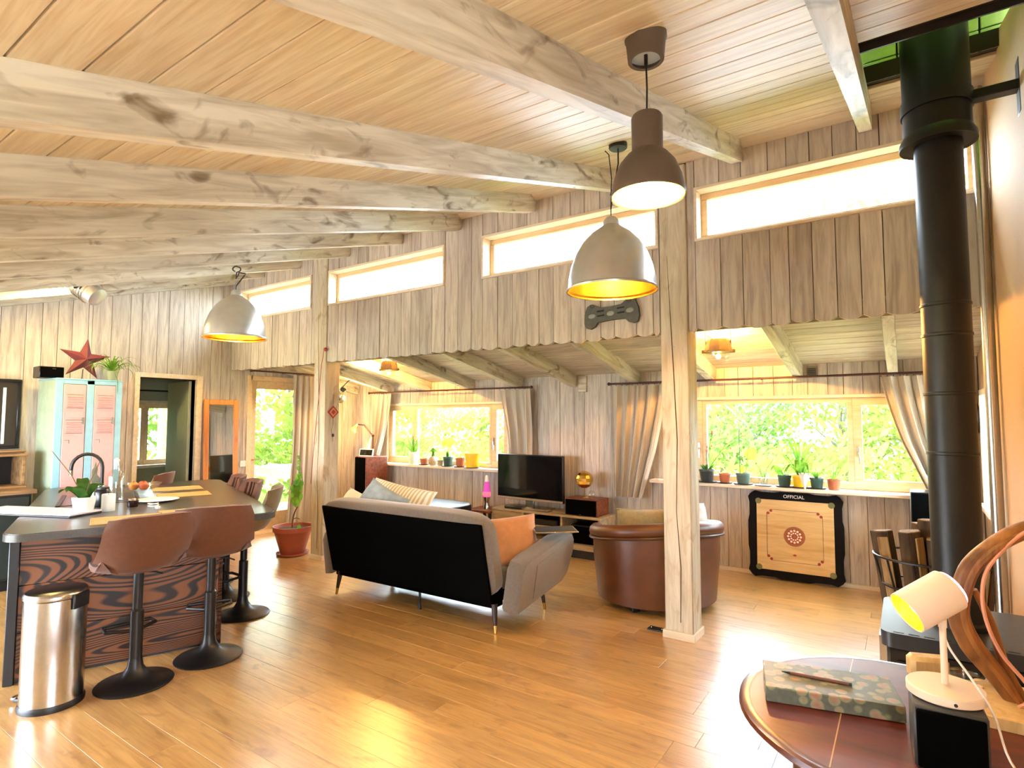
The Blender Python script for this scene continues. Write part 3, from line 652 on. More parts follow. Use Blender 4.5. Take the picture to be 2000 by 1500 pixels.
def cage_lamp(loc, label, zc_):
    t = thing('bulkhead_lamp', label, 'ceiling lamp', loc, .3, 'industrial lamps in the low bay')
    obj('housing', B().lathe([(.06, .1), (.085, .1), (.1, .07), (.108, .03), (.108, 0), (.1, -.005)], 8), plain('weathered_cast_iron', '6f6353', .5, .6, .3, 20) if 'weathered_cast_iron' not in MAT else MAT['weathered_cast_iron'], t)
    obj('ring', B().lathe([(.1, -.012), (.115, -.012), (.115, .004), (.1, .004)], 28), MAT['weathered_cast_iron'], t)
    for k in (-1, 1):
        obj('lug', B().box(k * .115 - .02, k * .115 + .02, -.015, .015, -.015, .012, .003), MAT['weathered_cast_iron'], t)
        obj('hanger', B().tube([(k * .1, 0, .0), (k * .1, 0, zc_)], .005, 6), BLACK, t)
    obj('globe', B().lathe([(.098, -.01), (.096, -.04), (.08, -.08), (.05, -.105), (.001, -.115)], 24, cap=False), CLEAR, t)
    obj('reflector', B().lathe([(.09, -.012), (.06, .0), (.02, .02), (.001, .02)], 20, cap=False), CHROME, t)
    obj('bulb', B().ball((0, 0, -.045), .022, 12, 10), glow('bulb_soft', 'ffd070', 25) if 'bulb_soft' not in MAT else MAT['bulb_soft'], t)
    obj('cable', B().tube([(-.03, 0, .1), (-.09, .02, .14), (-.1, .02, .2), (-.04, .0, zc_)], .005, 6), BLACK, t)
    lamp('bulkhead_light', 'POINT', (0, 0, .125), 130, (1, .48, .11), t, shadow_soft_size=.04)
cage_lamp((-5.29, 5.0, 2.17), 'grey industrial ceiling lamp with a glass bowl above the sofa', .16)
cage_lamp((-1.29, 5.0, 2.13), 'grey industrial ceiling lamp with a glass bowl right of the near post', .2)
cr = thing('ceiling_rose', 'small white round cap on the low beam above the lamp', 'ceiling rose', (-1.28, YC + .12, 2.19))
obj('disc', B().lathe([(.02, -.008), (.03, .0), (.03, .006)], 20), WHITE, cr)

def film_spot(name, label, loc, rot, s=1):
    t = thing(name, label, 'spotlight', loc); t.rotation_euler = rot; t.scale = (s, s, s)
    obj('body', B().lathe([(.05, -.14), (.075, -.13), (.085, -.08), (.085, .06), (.095, .075), (.095, .1)], 20), ALU, t)
    obj('lens', B().lathe([(.001, .085), (.085, .085), (.085, .088), (.001, .09)], 20), glow('spot_lens', 'fff2c0', 12) if 'spot_lens' not in MAT else MAT['spot_lens'], t)
    for k in range(4):
        a = k * pi / 2; M = Matrix.Rotation(a, 4, 'Z')
        b = B().grid(lambda u, v: ((u - .5) * (.15 + .08 * v), .09 + .05 * v, .1 + .13 * v), 2, 2, .003).xf(M); obj('barn_door', b, BLACK, t)
    for k in range(5): obj('cooling_fin', B().lathe([(.087, -.07 + k * .024), (.094, -.07 + k * .024), (.094, -.062 + k * .024), (.087, -.062 + k * .024)], 20), CHROME, t)
    obj('yoke', B().tube([(-.105, 0, 0), (-.11, .05, -.01), (-.07, .13, -.02), (.07, .13, -.02), (.11, .05, -.01), (.105, 0, 0)], .008, 8), CHROME, t)
    obj('knob', B().lathe([(.02, -.03), (.022, .03)], 10, (.12, 0, 0)), BLACK, t)
    obj('clamp', B().box(-.03, .03, .13, .2, -.06, .03, .006), BLACK, t)
    return t
fs_q = Vector((-.62, -.42, .55)).to_track_quat('Z', 'Y').to_euler()
fs = film_spot('film_spotlight', 'chrome film spotlight with black barn doors aimed at the ceiling left', (-6.3, 2.1, 2.78), fs_q, 1.2)
lamp('film_spot_light', 'POINT', (-6.5, 1.93, 2.76), 40, (1, .72, .25), None, shadow_soft_size=.05)
fs2 = film_spot('film_spotlight', 'bare film spotlight with a lit bulb clamped beside the left post', (-6.72, 5.35, 1.88), (radians(60), radians(25), radians(-30)), .8)
fs2['group'] = fs['group'] = 'film spotlights'
obj('hanger_rod', B().tube([(-6.72, 5.35, 1.93), (-6.6, 5.45, 2.1), (-6.47, 5.45, 2.12)], .008, 6).xf(fs2.matrix_basis.inverted()), BLACK, fs2)
lamp('clamp_spot_light', 'POINT', (-6.62, 5.5, 1.84), 16, WARM, None, shadow_soft_size=.05)
# ================================================================== KITCHEN SIDE
# island: local u along the stool side, v away from it
IA = atan2(1.01, .38) - pi / 2            # local +Y runs along the panel
isl = thing('kitchen_island', 'kitchen island with dark stone top and scorched wood front', 'island', (-4.35, 1.19, 0), IA)
TOPM = plain('dark_speckled_stone', '4a4742', .28, 0, .25, 90)
BURN = wood('scorched_larch', '74431f', '170903', 'y', 6, .5, 8, .1, bump=.3, ring=330, mid=.5)
IGRN = plain('dark_island_side', '1b211a', .6)
def rrect(x0, x1, y0, y1, r, n=6):
    P = []
    for cx, cy, a0 in ((x1 - r, y0 + r, -pi / 2), (x1 - r, y1 - r, 0), (x0 + r, y1 - r, pi / 2), (x0 + r, y0 + r, pi)):
        P += [(cx + r * cos(a0 + i * pi / 2 / n), cy + r * sin(a0 + i * pi / 2 / n)) for i in range(n + 1)]
    return P
obj('worktop', B().prism(rrect(-2.6, .16, -.08, 1.42, .13), 'z', .845, .885).prism(rrect(-2.59, .15, -.07, 1.41, .125), 'z', .885, .89), TOPM, isl)
for k in range(3):
    obj('front_board', B().box(-.03, 0, .0, 1.09, .02 + k * .273, .02 + (k + 1) * .273 - .002, .003), BURN, isl)
obj('corner_post', B().box(-.06, .015, -.05, .0, 0, .845, .004), BLACK, isl)
obj('end_panel', B().box(-2.5, -.06, -.04, -.01, 0, .845, .003), IGRN, isl)
obj('far_panel', B().box(-2.5, 0, 1.06, 1.09, 0, .845, .003), BURN, isl)
obj('kickboard', B().box(-2.45, -.03, 0, 1.06, 0, .02), BLACK, isl)
sink = obj('sink_basin', B().box(-1.75, -1.05, .12, .6, .886, .894, .003), BLACKG, isl)
obj('basin_rim', B().box(-1.78, -1.02, .09, .12, .888, .9, .003).box(-1.78, -1.02, .6, .63, .888, .9, .003), BLACK, sink)
fc = obj('faucet', B().tube([(-2.3, .36, .89), (-2.3, .36, 1.09)] + [(-2.3, .36 - .12 + .12 * cos(a), 1.09 + .13 * sin(a)) for a in [k * pi / 10 for k in range(11)]] + [(-2.3, .12, 1.05)], .016, 10), BLACK, isl)
obj('collar', B().lathe([(.017, 0), (.017, .05)], 12, (-2.3, .12, 1.02)), CHROME, fc)
def ISL(x, y, z=.89): return isl.matrix_basis @ Vector((x, y, z))
def loc_isl(wx, wy, z=.89): return (wx, wy, z)

# bar stools
VELV = plain('cognac_velvet', '5e310f', .7, 0, .18, 40, sheen=.15)
VELVD = plain('olive_velvet', '6d5a34', .8, 0, .2, 40, sheen=.15)
def stool_meshes(M):
    def shell(u, v):
        w = 2 * u - 1
        if v < .45: t = v / .45; y = .21 - .35 * t; z = .70 - .02 * sin(pi * t); hw = .20 + .03 * t; cz = .05 * abs(w) ** 3 * t; cy = 0
        else:
            t = (v - .45) / .55; y = -.14 - .12 * t - .02 * sin(pi * t); z = .70 + .31 * t ** 1.15; hw = .23 - .012 * t - .03 * max(0, t - .8) * 5 * abs(w) ** 4; cz = .05 * abs(w) ** 3 * (1 - t) - .03 * abs(w) ** 4 * t; cy = .11 * abs(w) ** 2.2 * (1 - .25 * t)
        return (w * hw, y + cy, z + cz)
    out = {}
    out['seat_shell'] = mesh('seat_shell', B().grid(shell, 14, 20, .028), M)
    rb_ = B()
    for k in range(-3, 4):
        u = .5 + k * .115; pts = []
        for j in range(9):
            p = Vector(shell(u, .5 + .44 * j / 8)); pts.append(p + Vector((0, .012, .004)))
        rb_.tube(pts, .011, 6)
    out['back_ribs'] = mesh('back_ribs', rb_, M)
    out['seat_pad'] = mesh('seat_pad', B().ball((0, .05, .70), (.185, .16, .035), 20, 8), M)
    out['underplate'] = mesh('underplate', B().lathe([(.03, .64), (.12, .66), (.13, .672)], 20), M)
    return out
SBASE = mesh('base', B().lathe([(.2, 0), (.203, .006), (.195, .014), (.13, .028), (.07, .055), (.042, .1), (.034, .15)], 36), BLACK)
SCOL = mesh('column', B().lathe([(.034, .14), (.034, .42), (.026, .43), (.026, .655)], 20), BLACK)
SLEV = mesh('lever', B().tube([(0, 0, .645), (.1, .03, .62), (.14, .04, .6)], .005, 6), BLACK)
SFOOT = mesh('footrest', B().tube([(-.02, .02, .3), (-.13, .1, .3), (-.13, .18, .3), (.13, .18, .3), (.13, .1, .3), (.02, .02, .3)], .011, 8), BLACK)
SM = {'a': stool_meshes(VELV), 'b': stool_meshes(VELVD)}
def stool(x, y, face, label, kind='a'):
    t = thing('bar_stool', label, 'bar stool', (x, y, 0), face - pi / 2, 'bar stools around the island')
    for n, m in (('base', SBASE), ('column', SCOL), ('lever', SLEV), ('footrest', SFOOT)): obj(n, m, None, t)
    for n, m in SM[kind].items(): obj(n, m, None, t)
IV = IA + pi / 2 + pi / 2                  # direction away from the stool side (local -X)
stool(-3.79, 1.6, IV + .25, 'brown velvet bar stool nearest the steel pedal bin')
stool(-3.8, 2.04, IV - .1, 'brown velvet bar stool at the island corner, between two stool bases')
stool(-4.4, 2.62, IA - pi / 2 - .3, 'olive brown bar stool at the far side, right of the others', 'b')
stool(-4.95, 2.78, IA - pi / 2 + .1, 'brown ribbed bar stool at the far side, second from the right')
stool(-5.5, 2.95, IA - pi / 2, 'brown ribbed bar stool at the far side, third from the right')
stool(-6.45, 2.72, IA - pi / 2 - .4, 'brown ribbed bar stool by the locker, left of the fruit bowl')

# pedal bin
bn = thing('pedal_bin', 'brushed steel pedal bin standing by the island front', 'bin', (-3.9, 1.235, 0), radians(-60))
obj('body', B().lathe([(.142, .03), (.142, .57), (.14, .575)], 40), STEEL, bn); obj('base_ring', B().lathe([(.148, 0), (.15, .02), (.143, .034)], 40), BLACK, bn)
obj('lid_rim', B().lathe([(.143, .578), (.147, .582), (.147, .6), (.138, .612)], 40), STEEL, bn); obj('lid', B().lathe([(.139, .611), (.12, .618), (.001, .622)], 40), BLACKG, bn)
pd = obj('pedal', B().box(-.035, .035, -.2, -.13, .012, .03, .005), BLACK, bn); obj('pedal_plate', B().box(-.03, .03, -.215, -.19, .02, .036, .004), CHROME, pd)
obj('hinge', B().box(-.05, .05, .138, .155, .52, .6, .004), BLACK, bn)

# things on the island
WPOT = plain('white_ceramic', 'e6eae2', .25); PINKISH = plain('pale_lilac_card', 'dccfd4', .6)
t = thing('flat_case', 'long pale lilac flat case lying at the island edge', 'case', (-5.05, 1.46, .89), radians(113))
obj('body', B().box(-.12, .12, -.42, .42, .0, .012, .003), BLACKG, t); obj('lid', B().box(-.12, .12, -.42, .42, .012, .024, .003), PINKISH, t)
t = thing('orchid', 'dark leaved orchid in a white pot on the island', 'plant', (-4.76, 1.64, .89))
obj('pot', B().lathe([(.05, 0), (.055, .004), (.072, .115), (.069, .118), (.064, .1)], 24), WPOT, t); obj('bark', B().lathe([(.062, .1), (.001, .104)], 20), SOIL, t)
for a, L, w, dr_, up in ((-.9, .24, .06, 2.4, 1.0), (2.9, .3, .06, 1.7, .9), (2.3, .26, .055, 1.9, .8), (3.6, .24, .05, 2.0, .7), (1.0, .16, .05, 1.6, 1.0)): obj('leaf', B().blade((0, 0, .1), a, L, w, dr_, 8, up, .15), LEAFD, t)
for a, b_ in (((-.12, -.16), .34), ((.07, .06), .26)): obj('flower_stem', B().tube([(0, 0, .1), (a[0] * .4, a[1] * .4, .1 + b_ * .5), (a[0], a[1], .1 + b_)], [.004, .0035, .0025], 6), plain('brown_stem', '6b5030', .7) if 'brown_stem' not in MAT else MAT['brown_stem'], t)
t = thing('pillar_candle', 'plain white pillar candle on the island right of the orchid', 'candle', (-4.76, 1.79, .89))
obj('wax', B().lathe([(.042, 0), (.043, .003), (.043, .118), (.04, .122), (.02, .119), (.001, .118)], 28), WPOT, t); obj('wick', B().tube([(0, 0, .118), (.001, 0, .13)], .0015, 6), BLACK, t)
t = thing('black_jar', 'small black jar behind the white candle', 'jar', (-5.05, 1.86, .89))
obj('body', B().lathe([(.05, 0), (.055, .01), (.055, .11), (.045, .125), (.04, .13)], 24), BLACKG, t); obj('lid', B().lathe([(.042, .13), (.042, .145), (.001, .147)], 24), BLACK, t)
t = thing('glass_carafe', 'clear glass swing top bottle on the island', 'bottle', (-5.27, 2.03, .89))
obj('glass', B().lathe([(.001, .004), (.06, .004), (.062, .02), (.062, .2), (.05, .235), (.024, .26), (.022, .31), (.026, .315)], 24, cap=False), CLEAR, t); obj('stopper', B().lathe([(.02, .31), (.022, .33), (.012, .345), (.001, .348)], 16), WPOT, t); obj('wire', B().tube([(.028, 0, .27), (.05, 0, .31), (.04, 0, .35)], .002, 6), CHROME, t)
t = thing('fruit_bowl', 'footed clear glass bowl holding red fruit on the island', 'bowl', (-5.34, 2.25, .89))
obj('glass', B().lathe([(.07, 0), (.06, .008), (.02, .02), (.02, .035), (.08, .055), (.13, .09), (.15, .12), (.146, .12), (.125, .095), (.07, .062), (.001, .05)], 32), CLEAR, t)
for k, (a, b_, c) in enumerate(((.04, 0, 'c2532c'), (-.05, .03, 'b5452c'), (-.02, -.055, 'd07a35'))):
    f = thing('fruit', ('orange red fruit at the front of the glass bowl', 'red fruit at the back of the glass bowl', 'orange fruit at the left of the glass bowl')[k], 'fruit', (-5.34 + a, 2.25 + b_, .955), 0, 'fruit in the glass bowl')
    obj('flesh', B().lathe([(.001, 0), (.025, .005), (.038, .03), (.036, .05), (.02, .066), (.006, .062)], 16), plain('fruit_skin_%d' % k, c, .4, 0, .2, 12), f); obj('stalk', B().tube([(0, 0, .06), (.004, 0, .078)], .002, 5), SOIL, f)
t = thing('serving_plate', 'white plate under the fruit bowl on the island', 'plate', (-5.2, 2.28, .89)); obj('dish', B().lathe([(.08, 0), (.15, .012), (.16, .016), (.15, .013), (.08, .004), (.001, .004)], 32), WPOT, t); t.location = (-5.0, 2.22, .89)
t = thing('small_jar', 'small dark jam jar with silver lid on the island', 'jar', (-4.83, 1.98, .89)); obj('glass', B().lathe([(.036, 0), (.038, .01), (.038, .045), (.034, .05)], 20), plain('dark_jam', '2a1412', .1), t); obj('lid', B().lathe([(.037, .05), (.037, .062), (.001, .063)], 20), CHROME, t)
t = thing('charging_cable', 'coiled white charging cable on the island top', 'cable', (-4.62, 2.03, .893)); obj('coil', B().tube([(.05 * cos(a) * (1 + .15 * sin(3 * a)), .03 * sin(a), .004 + .002 * sin(2 * a) + .0012 * k) for k, a in enumerate([i * .45 for i in range(30)])], .004, 6), WHITE, t); obj('plug', B().box(.05, .09, -.012, .012, 0, .02, .004), WHITE, t)
MATW = plain('woven_placemat', 'cda66a', .9, 0, .2, 150, bump=.3)
for k, (x, y, r, lb) in enumerate(((-4.26, 1.72, IA, 'straw placemat in front of the nearest stool'), (-4.22, 2.12, IA, 'straw placemat in front of the corner stool'), (-5.72, 2.72, IA, 'straw placemat at the far side nearest the doorway'), (-5.22, 2.54, IA, 'straw placemat at the far side, near the olive stool'))):
    pm = thing('placemat', lb, 'placemat', (x, y, .8905), r, 'straw placemats'); obj('weave', B().box(-.15, .15, -.2, .2, 0, .004, .0015), MATW, pm)
    obj('border', B().tube([(-.15, -.2, .003), (.15, -.2, .003), (.15, .2, .003), (-.15, .2, .003)], .003, 5, True), MATW, pm)
for k, (x, y) in enumerate(((-5.62, 1.98), (-5.75, 2.1), (-5.5, 1.9))):
    t = thing('drinking_glass', ('small clear tumbler left of the carafe', 'small clear tumbler behind the carafe', 'small clear tumbler in front of the carafe')[k], 'glass', (x, y, .89), 0, 'tumblers on the island'); obj('glass', B().lathe([(.001, .004), (.026, .004), (.032, .085), (.029, .085), (.024, .01), (.001, .01)], 18), CLEAR, t)

# kitchen counter along the left wall
KW = wood('kitchen_counter_wood', '8a6a45', '57402a', 'y', 6, .5, 10, .05)
kc = thing('kitchen_counter', 'dark wooden kitchen counter along the left wall', 'counter', (XL + .32, 0, 0))
obj('carcass', B().box(-.28, .26, -.95, 1.9, .1, .86, .004), IGRN, kc); obj('worktop', B().box(-.29, .3, -.95, 1.93, .86, .9, .005), KW, kc); obj('plinth', B().box(-.28, .22, -.95, 1.9, 0, .1), BLACK, kc)
for k in range(5): d = obj('door', B().box(.26, .278, -.93 + k * .565, -.38 + k * .565, .12, .84, .003), IGRN, kc); obj('handle', B().tube([(.28, -.5 + k * .565, .75), (.305, -.5 + k * .565, .75), (.305, -.42 + k * .565, .75), (.28, -.42 + k * .565, .75)], .005, 6), BLACK, d)
t = thing('wall_shelf_box', 'rustic wooden shelf box on the counter at the far left', 'shelf', (XL + .2, 1.68, .9))
RUST = wood('rustic_box_wood', 'a07c4e', '6b4c2c', 'y', 6, .7, 10, .1)
for nm, a in (('top', (-.16, .16, -.25, .24, .3, .325)), ('bottom', (-.16, .16, -.25, .24, 0, .02)), ('side', (-.16, .16, .2, .225, .02, .3)), ('side', (-.16, .16, -.25, -.225, .02, .3)), ('back', (-.165, -.155, -.25, .24, .02, .3))): obj(nm, B().box(*a, .003), RUST if nm != 'back' else BLACK, t)
t = thing('cutting_board', 'stack of thin boards lying on the rustic shelf box', 'boards', (XL + .2, 1.7, 1.226)); obj('board', B().box(-.13, .13, -.2, .2, 0, .014, .003), KW, t); obj('board', B().box(-.1, .14, -.17, .21, .014, .026, .003), RUST, t)
t = thing('dark_picture', 'dark framed panel with one pale vertical stripe at the far left', 'picture', (XL + .012, 1.6, 1.26))
obj('frame', B().box(0, .04, -.35, .33, 0, .03, .004).box(0, .04, -.35, .33, .655, .685, .004).box(0, .04, -.35, -.32, .03, .655, .004).box(0, .04, .3, .33, .03, .655, .004), BLACKG, t); obj('panel', B().box(.005, .02, -.32, .3, .03, .655), plain('dark_panel', '2c261c', .35), t); obj('stripe', B().box(.02, .026, .19, .215, .05, .6, .002), WPOT, t)

# locker
LBLU = plain('light_blue_metal', '8fc0d2', .4, 0, .12, 12); LPNK = plain('pale_pink_metal', 'e6a4a2', .4, 0, .06, 14); LGRN = plain('sage_metal', 'a9b89a', .45, 0, .2, 10); PEEL = plain('bare_grey_metal', '7f8a7c', .5, .3, .3, 20)
lk = thing('metal_locker', 'old two door metal locker, pink doors in a light blue frame', 'locker', (-6.8, 2.07, 0))
obj('body', B().box(-.49, -.02, .0, .57, .03, 1.94, .004), LGRN, lk)
for a in ((0, .06), (.255, .32), (.51, .57)): obj('frame_upright', B().box(-.02, .004, *a, .03, 1.94, .003), LBLU, lk)
obj('frame_top', B().box(-.02, .004, .06, .51, 1.9, 1.94, .003), LBLU, lk); obj('frame_bottom', B().box(-.02, .004, .06, .51, .03, .1, .003), LBLU, lk); obj('top', B().box(-.49, .006, -.003, .573, 1.94, 1.955, .003), LBLU, lk)
for k in range(4): obj('foot', B().box(-.47 + .4 * (k // 2), -.42 + .4 * (k // 2), .02 + .48 * (k % 2), .07 + .48 * (k % 2), 0, .03, .003), BLACK, lk)
for y0 in (.063, .323):
    d = obj('door', B().box(-.018, .008, y0, y0 + .185, .105, 1.895, .003), LPNK, lk)
    for z in (1.67, 1.42):
        [obj('vent_frame', B().box(.008, .011, y0 + .022, y0 + .165, zz, zz + .006), PEEL, d) for zz in (z - .012, z + .12)]
        for j in range(5): obj('louvre', B().prism([(.008, z + .005 + j * .024), (.02, z + .009 + j * .024), (.008, z + .02 + j * .024)], 'y', y0 + .03, y0 + .158), LPNK, d)
    obj('label_holder', B().box(.008, .012, y0 + .02, y0 + .165, 1.565, 1.62, .002), LPNK, d)
    obj('latch', B().box(.008, .02, y0 + .155, y0 + .175, 1.5, 1.57, .003), PEEL, d)
    obj('number_plate', B().box(.008, .0095, y0 + .02, y0 + .06, 1.34, 1.346).box(.008, .0095, y0 + .055, y0 + .061, 1.31, 1.346), PEEL, d)
    if y0 > .2:
        obj('peeled_patch', B().prism([(y0 + .002, .72), (y0 + .1, .74), (y0 + .15, .76), (y0 + .11, .84), (y0 + .085, .88), (y0 + .08, .95), (y0 + .05, .99), (y0 + .055, 1.05), (y0 + .035, 1.12), (y0 + .02, 1.06), (y0 + .002, 1.04)], 'x', .0078, .0088), PEEL, d, False)
t = thing('small_speaker', 'small black loudspeaker lying on top of the locker', 'speaker', (-7.02, 2.07, 1.955)); obj('cabinet', B().box(-.09, .09, -.1, .1, 0, .115, .006), BLACKG, t); obj('grille', B().box(.09, .098, -.094, .094, .006, .109, .003), DARKF, t); obj('badge', B().box(.098, .1, .0, .03, .09, .096), CHROME, t)
RED = plain('red_brown_paper', '6e2a30', .7, 0, .2, 25)
st = thing('paper_star', 'folded red brown paper star standing on the locker', 'star', (-7.0, 2.36, 2.17))
b = B(); pts = [((.24 if k % 2 == 0 else .085) * sin(k * pi / 5 + .1), (.225 if k % 2 == 0 else .085) * cos(k * pi / 5 + .1)) for k in range(10)]
v = [(.07, 0, 0), (-.07, 0, 0)] + [(0, p[0], p[1]) for p in pts]
b._add(v, [(0, 2 + k, 2 + (k + 1) % 10) for k in range(10)] + [(1, 2 + (k + 1) % 10, 2 + k) for k in range(10)]); obj('folded_body', b, RED, st, True, None, 5)
obj('cord', B().tube([(0, .022, .22), (0, .02, .45), (0, .02, .66)], .003, 5), BLACK, st); obj('stand', B().tube([(-.03, .0, -.1), (-.05, 0, -.213)], .004, 5), BLACK, st)
sp_ = thing('spider_plant', 'spider plant in a grey pot trailing over the locker front', 'plant', (-6.88, 2.57, 1.955))
obj('pot', B().lathe([(.045, 0), (.06, .1), (.056, .1), (.001, .09)], 20), plain('grey_green_pot', '8d9478', .6), sp_)
for k in range(48): a = k * 2.4; obj('leaf', B().blade((.01 * cos(a), .01 * sin(a), .09), a, random.uniform(.2, .38), .009, random.uniform(2.0, 3.6), 8, random.uniform(.5, 1.3)), LEAFM, sp_)
obj('runner', B().tube([(.05, 0, .1), (.09, .02, 0), (.08, .03, -.16), (.08, .06, -.26)], .003, 5), LEAFM, sp_)

# mirror, switch
MIRW = wood('orange_pine_frame', 'd0853a', 'a55f22', 'z', 5, .4, 10, .05); MIRG = plain('mirror_glass', 'e8ecea', .02, 1)
mr_ = thing('leaning_mirror', 'tall pine framed mirror leaning beside the doorway', 'mirror', (XL + .09, 3.96, 0))
for nm, a in (('stile', (0, .025, -.225, -.16, 0, 1.8)), ('stile', (0, .025, .16, .225, 0, 1.8)), ('rail', (0, .025, -.16, .16, 1.735, 1.8)), ('rail', (0, .025, -.16, .16, 0, .075))): obj(nm, B().box(*a, .005), MIRW, mr_)
obj('glass', B().box(.008, .012, -.165, .165, .07, 1.74), MIRG, mr_, False); mr_.rotation_euler = (0, radians(-2), 0)
sw = thing('light_switch', 'white light switch beside the glass door', 'switch', (XL + .006, 4.29, .96)); obj('plate', B().box(0, .01, -.04, .04, -.04, .04, .003), WHITE, sw); obj('rocker', B().box(.01, .014, -.015, .015, -.022, .022, .002), WHITE, sw)
# ================================================================== SEATING BAY
TAUPE = plain('taupe_suede', '655849', .85, 0, .2, 50, sheen=.5)
def softbox(hx, hy, hz, e=.35, n=16, sag=0):
    """superellipsoid cushion block"""
    b = B(); nu, nv = n * 2, n
    def sg(x, p): return math.copysign(abs(x) ** p, x)
    v = []; f = []
    for j in range(nv + 1):
        t = -pi / 2 + pi * j / nv
        for i in range(nu):
            a = 2 * pi * i / nu; x = sg(cos(t), e) * sg(cos(a), e); y = sg(cos(t), e) * sg(sin(a), e); z = sg(sin(t), e); v.append((hx * x, hy * y, hz * z - sag * (1 - x * x) * (1 - y * y)))
    for j in range(nv):
        for i in range(nu):
            k = (i + 1) % nu; f.append((j * nu + i, j * nu + k, (j + 1) * nu + k, (j + 1) * nu + i))
    return b._add(v, f)
def pillow(w, h, d, n=14, crease=.0):
    """square scatter cushion in local XZ, thickness along Y, pinched corners"""
    b = B()
    def P(u, v, s):
        x, z = 2 * u - 1, 2 * v - 1; e = max(0, (1 - x ** 4) * (1 - z ** 4)); k = 1 - .1 * (1 - abs(x)) * (abs(z) ** 3) - 0
        wr = crease * sin(7 * x + 3 * z) * e
        return (x * w / 2 * (1 - .07 * (1 - z * z) * abs(x) ** 3), s * (d / 2 * e ** .55 + wr), z * h / 2 * (1 - .07 * (1 - x * x) * abs(z) ** 3))
    for s in (-1, 1): b.grid(lambda u, v: P(u, v, s), n, n)
    return b
sofa = thing('sofa', 'taupe suede sofa with a black rear panel and slim dark legs', 'sofa', (-3.37, 3.43, 0), radians(1.2))
tilt = Matrix.Rotation(radians(13), 4, 'X')
# backrest leans toward the viewer (local -Y)
b = softbox(.91, .075, .33, .3); b.xf(Matrix.Translation((-.01, -.035, .545)) @ tilt); obj('backrest', b, TAUPE, sofa)
b = B().box(-.885, .85, -.012, .012, -.33, .27, .006); b.xf(Matrix.Translation((0, -.1, .53)) @ tilt); obj('rear_panel', b, DARKF, sofa)
obj('under_panel', B().box(-.86, .86, -.02, .1, .17, .3, .006), DARKF, sofa)
b = softbox(.86, .36, .09, .25); b.xf(Matrix.Translation((0, .42, .34))); obj('seat', b, TAUPE, sofa)
obj('seat_frame', B().box(-.84, .84, .05, .76, .19, .27, .01), DARKF, sofa)
for sx in (-1, 1):
    prof = [(.0, .17), (.0, .47), (.03, .53), (.1, .555), (.66, .655), (.74, .65), (.78, .6), (.79, .5), (.74, .33), (.66, .27)]
    b = B(); n = len(prof)
    for k, (off, ins) in enumerate(((0, .03), (.025, 0), (.115, 0), (.14, .03))):
        cy, cz = .4, .42
        b.v += [(off, cy + (p[0] - cy) * (1 - ins * 1.3), cz + (p[1] - cz) * (1 - ins * 1.6)) for p in prof]
    b.f += [tuple(range(n))[::-1], tuple(range(3 * n, 4 * n))] + [(j * n + i, j * n + (i + 1) % n, (j + 1) * n + (i + 1) % n, (j + 1) * n + i) for j in range(3) for i in range(n)]
    b.xf(Matrix.Translation((.88, 0, 0)) @ Matrix.Rotation(radians(9), 4, 'Y')) if sx > 0 else b.xf(Matrix.Translation((-.88, 0, 0)) @ Matrix.Scale(-1, 4, (1, 0, 0)) @ Matrix.Rotation(radians(9), 4, 'Y'))
    a = obj('armrest', b, TAUPE, sofa)
    if sx > 0: obj('side_pocket', B().prism([(.2, .25), (.2, .5), (.62, .59), (.64, .36)], 'x', .141, .146).xf(Matrix.Translation((.88, 0, 0)) @ Matrix.Rotation(radians(9), 4, 'Y')), TAUPE, a)
DKW = plain('dark_walnut', '2a1a12', .35)
for x, y in ((-.82, .0), (.85, .0), (-.82, .66), (.88, .62)):
    sx = 1 if x > 0 else -1; sy = -1 if y < .3 else 1
    l = obj('leg', B().tube([(x, y, .2), (x + sx * .02, y + sy * .015, .055)], [.024, .014], 12), DKW, sofa); obj('tip', B().tube([(x + sx * .02, y + sy * .015, .055), (x + sx * .027, y + sy * .02, .0)], [.0142, .011], 12), GOLD2, l)
l = obj('leg', B().tube([(.05, .08, .2), (.05, .08, .05)], [.012, .009], 10), BLACK, sofa, label='slim centre support leg'); obj('tip', B().lathe([(.014, 0), (.014, .012), (.009, .05)], 10, (.05, .08, 0)), BLACK, l)
M0 = Matrix.Translation
def cushion(name, label, b, mat, loc, rot, extra=None, group='cushions on the sofa'):
    t = thing(name, label, 'cushion', loc, 0, group); t.rotation_euler = rot; c = obj('cover', b, mat, t)
    if extra: extra(t)
    return t
IVST = stripes('ivory_striped_linen', 'efe9dc', 'c9b68e', 'x', 9); BLUEC = plain('blue_grey_linen', '9aa8ae', .9, 0, .25, 18, bump=.3); IVORY = plain('ivory_linen', 'efe6d4', .9, 0, .08, 40, bump=.2); ORNG = plain('apricot_velvet', 'c08452', .8, 0, .15, 20, sheen=.4); LBL = plain('pale_blue_throw', 'dbe6ea', .9, 0, .1, 40, bump=.3)
def piping(w, h, mat): return lambda t: obj('piping', B().tube([(w / 2 * sx * .97, 0, h / 2 * sz * .97) for sx, sz in ((-1, -1), (0, -.93), (1, -1), (.93, 0), (1, 1), (0, .93), (-1, 1), (-.93, 0))], .007, 6, True), mat, t)
cushion('scatter_cushion', 'large ivory striped cushion with white piping at the left end of the sofa', pillow(.72, .56, .2), IVST, (-3.88, 3.72, .72), (radians(-38), radians(8), radians(8)), piping(.72, .56, WHITE))
cushion('scatter_cushion', 'crumpled blue grey cushion in the middle of the ivory cushions', pillow(.46, .46, .15, crease=.012), BLUEC, (-3.84, 3.5, .75), (radians(-30), radians(22), radians(6)))
cushion('scatter_cushion', 'plain ivory cushion sunk behind the left sofa back', pillow(.56, .42, .18), IVORY, (-4.05, 3.48, .68), (radians(-30), radians(12), 0))
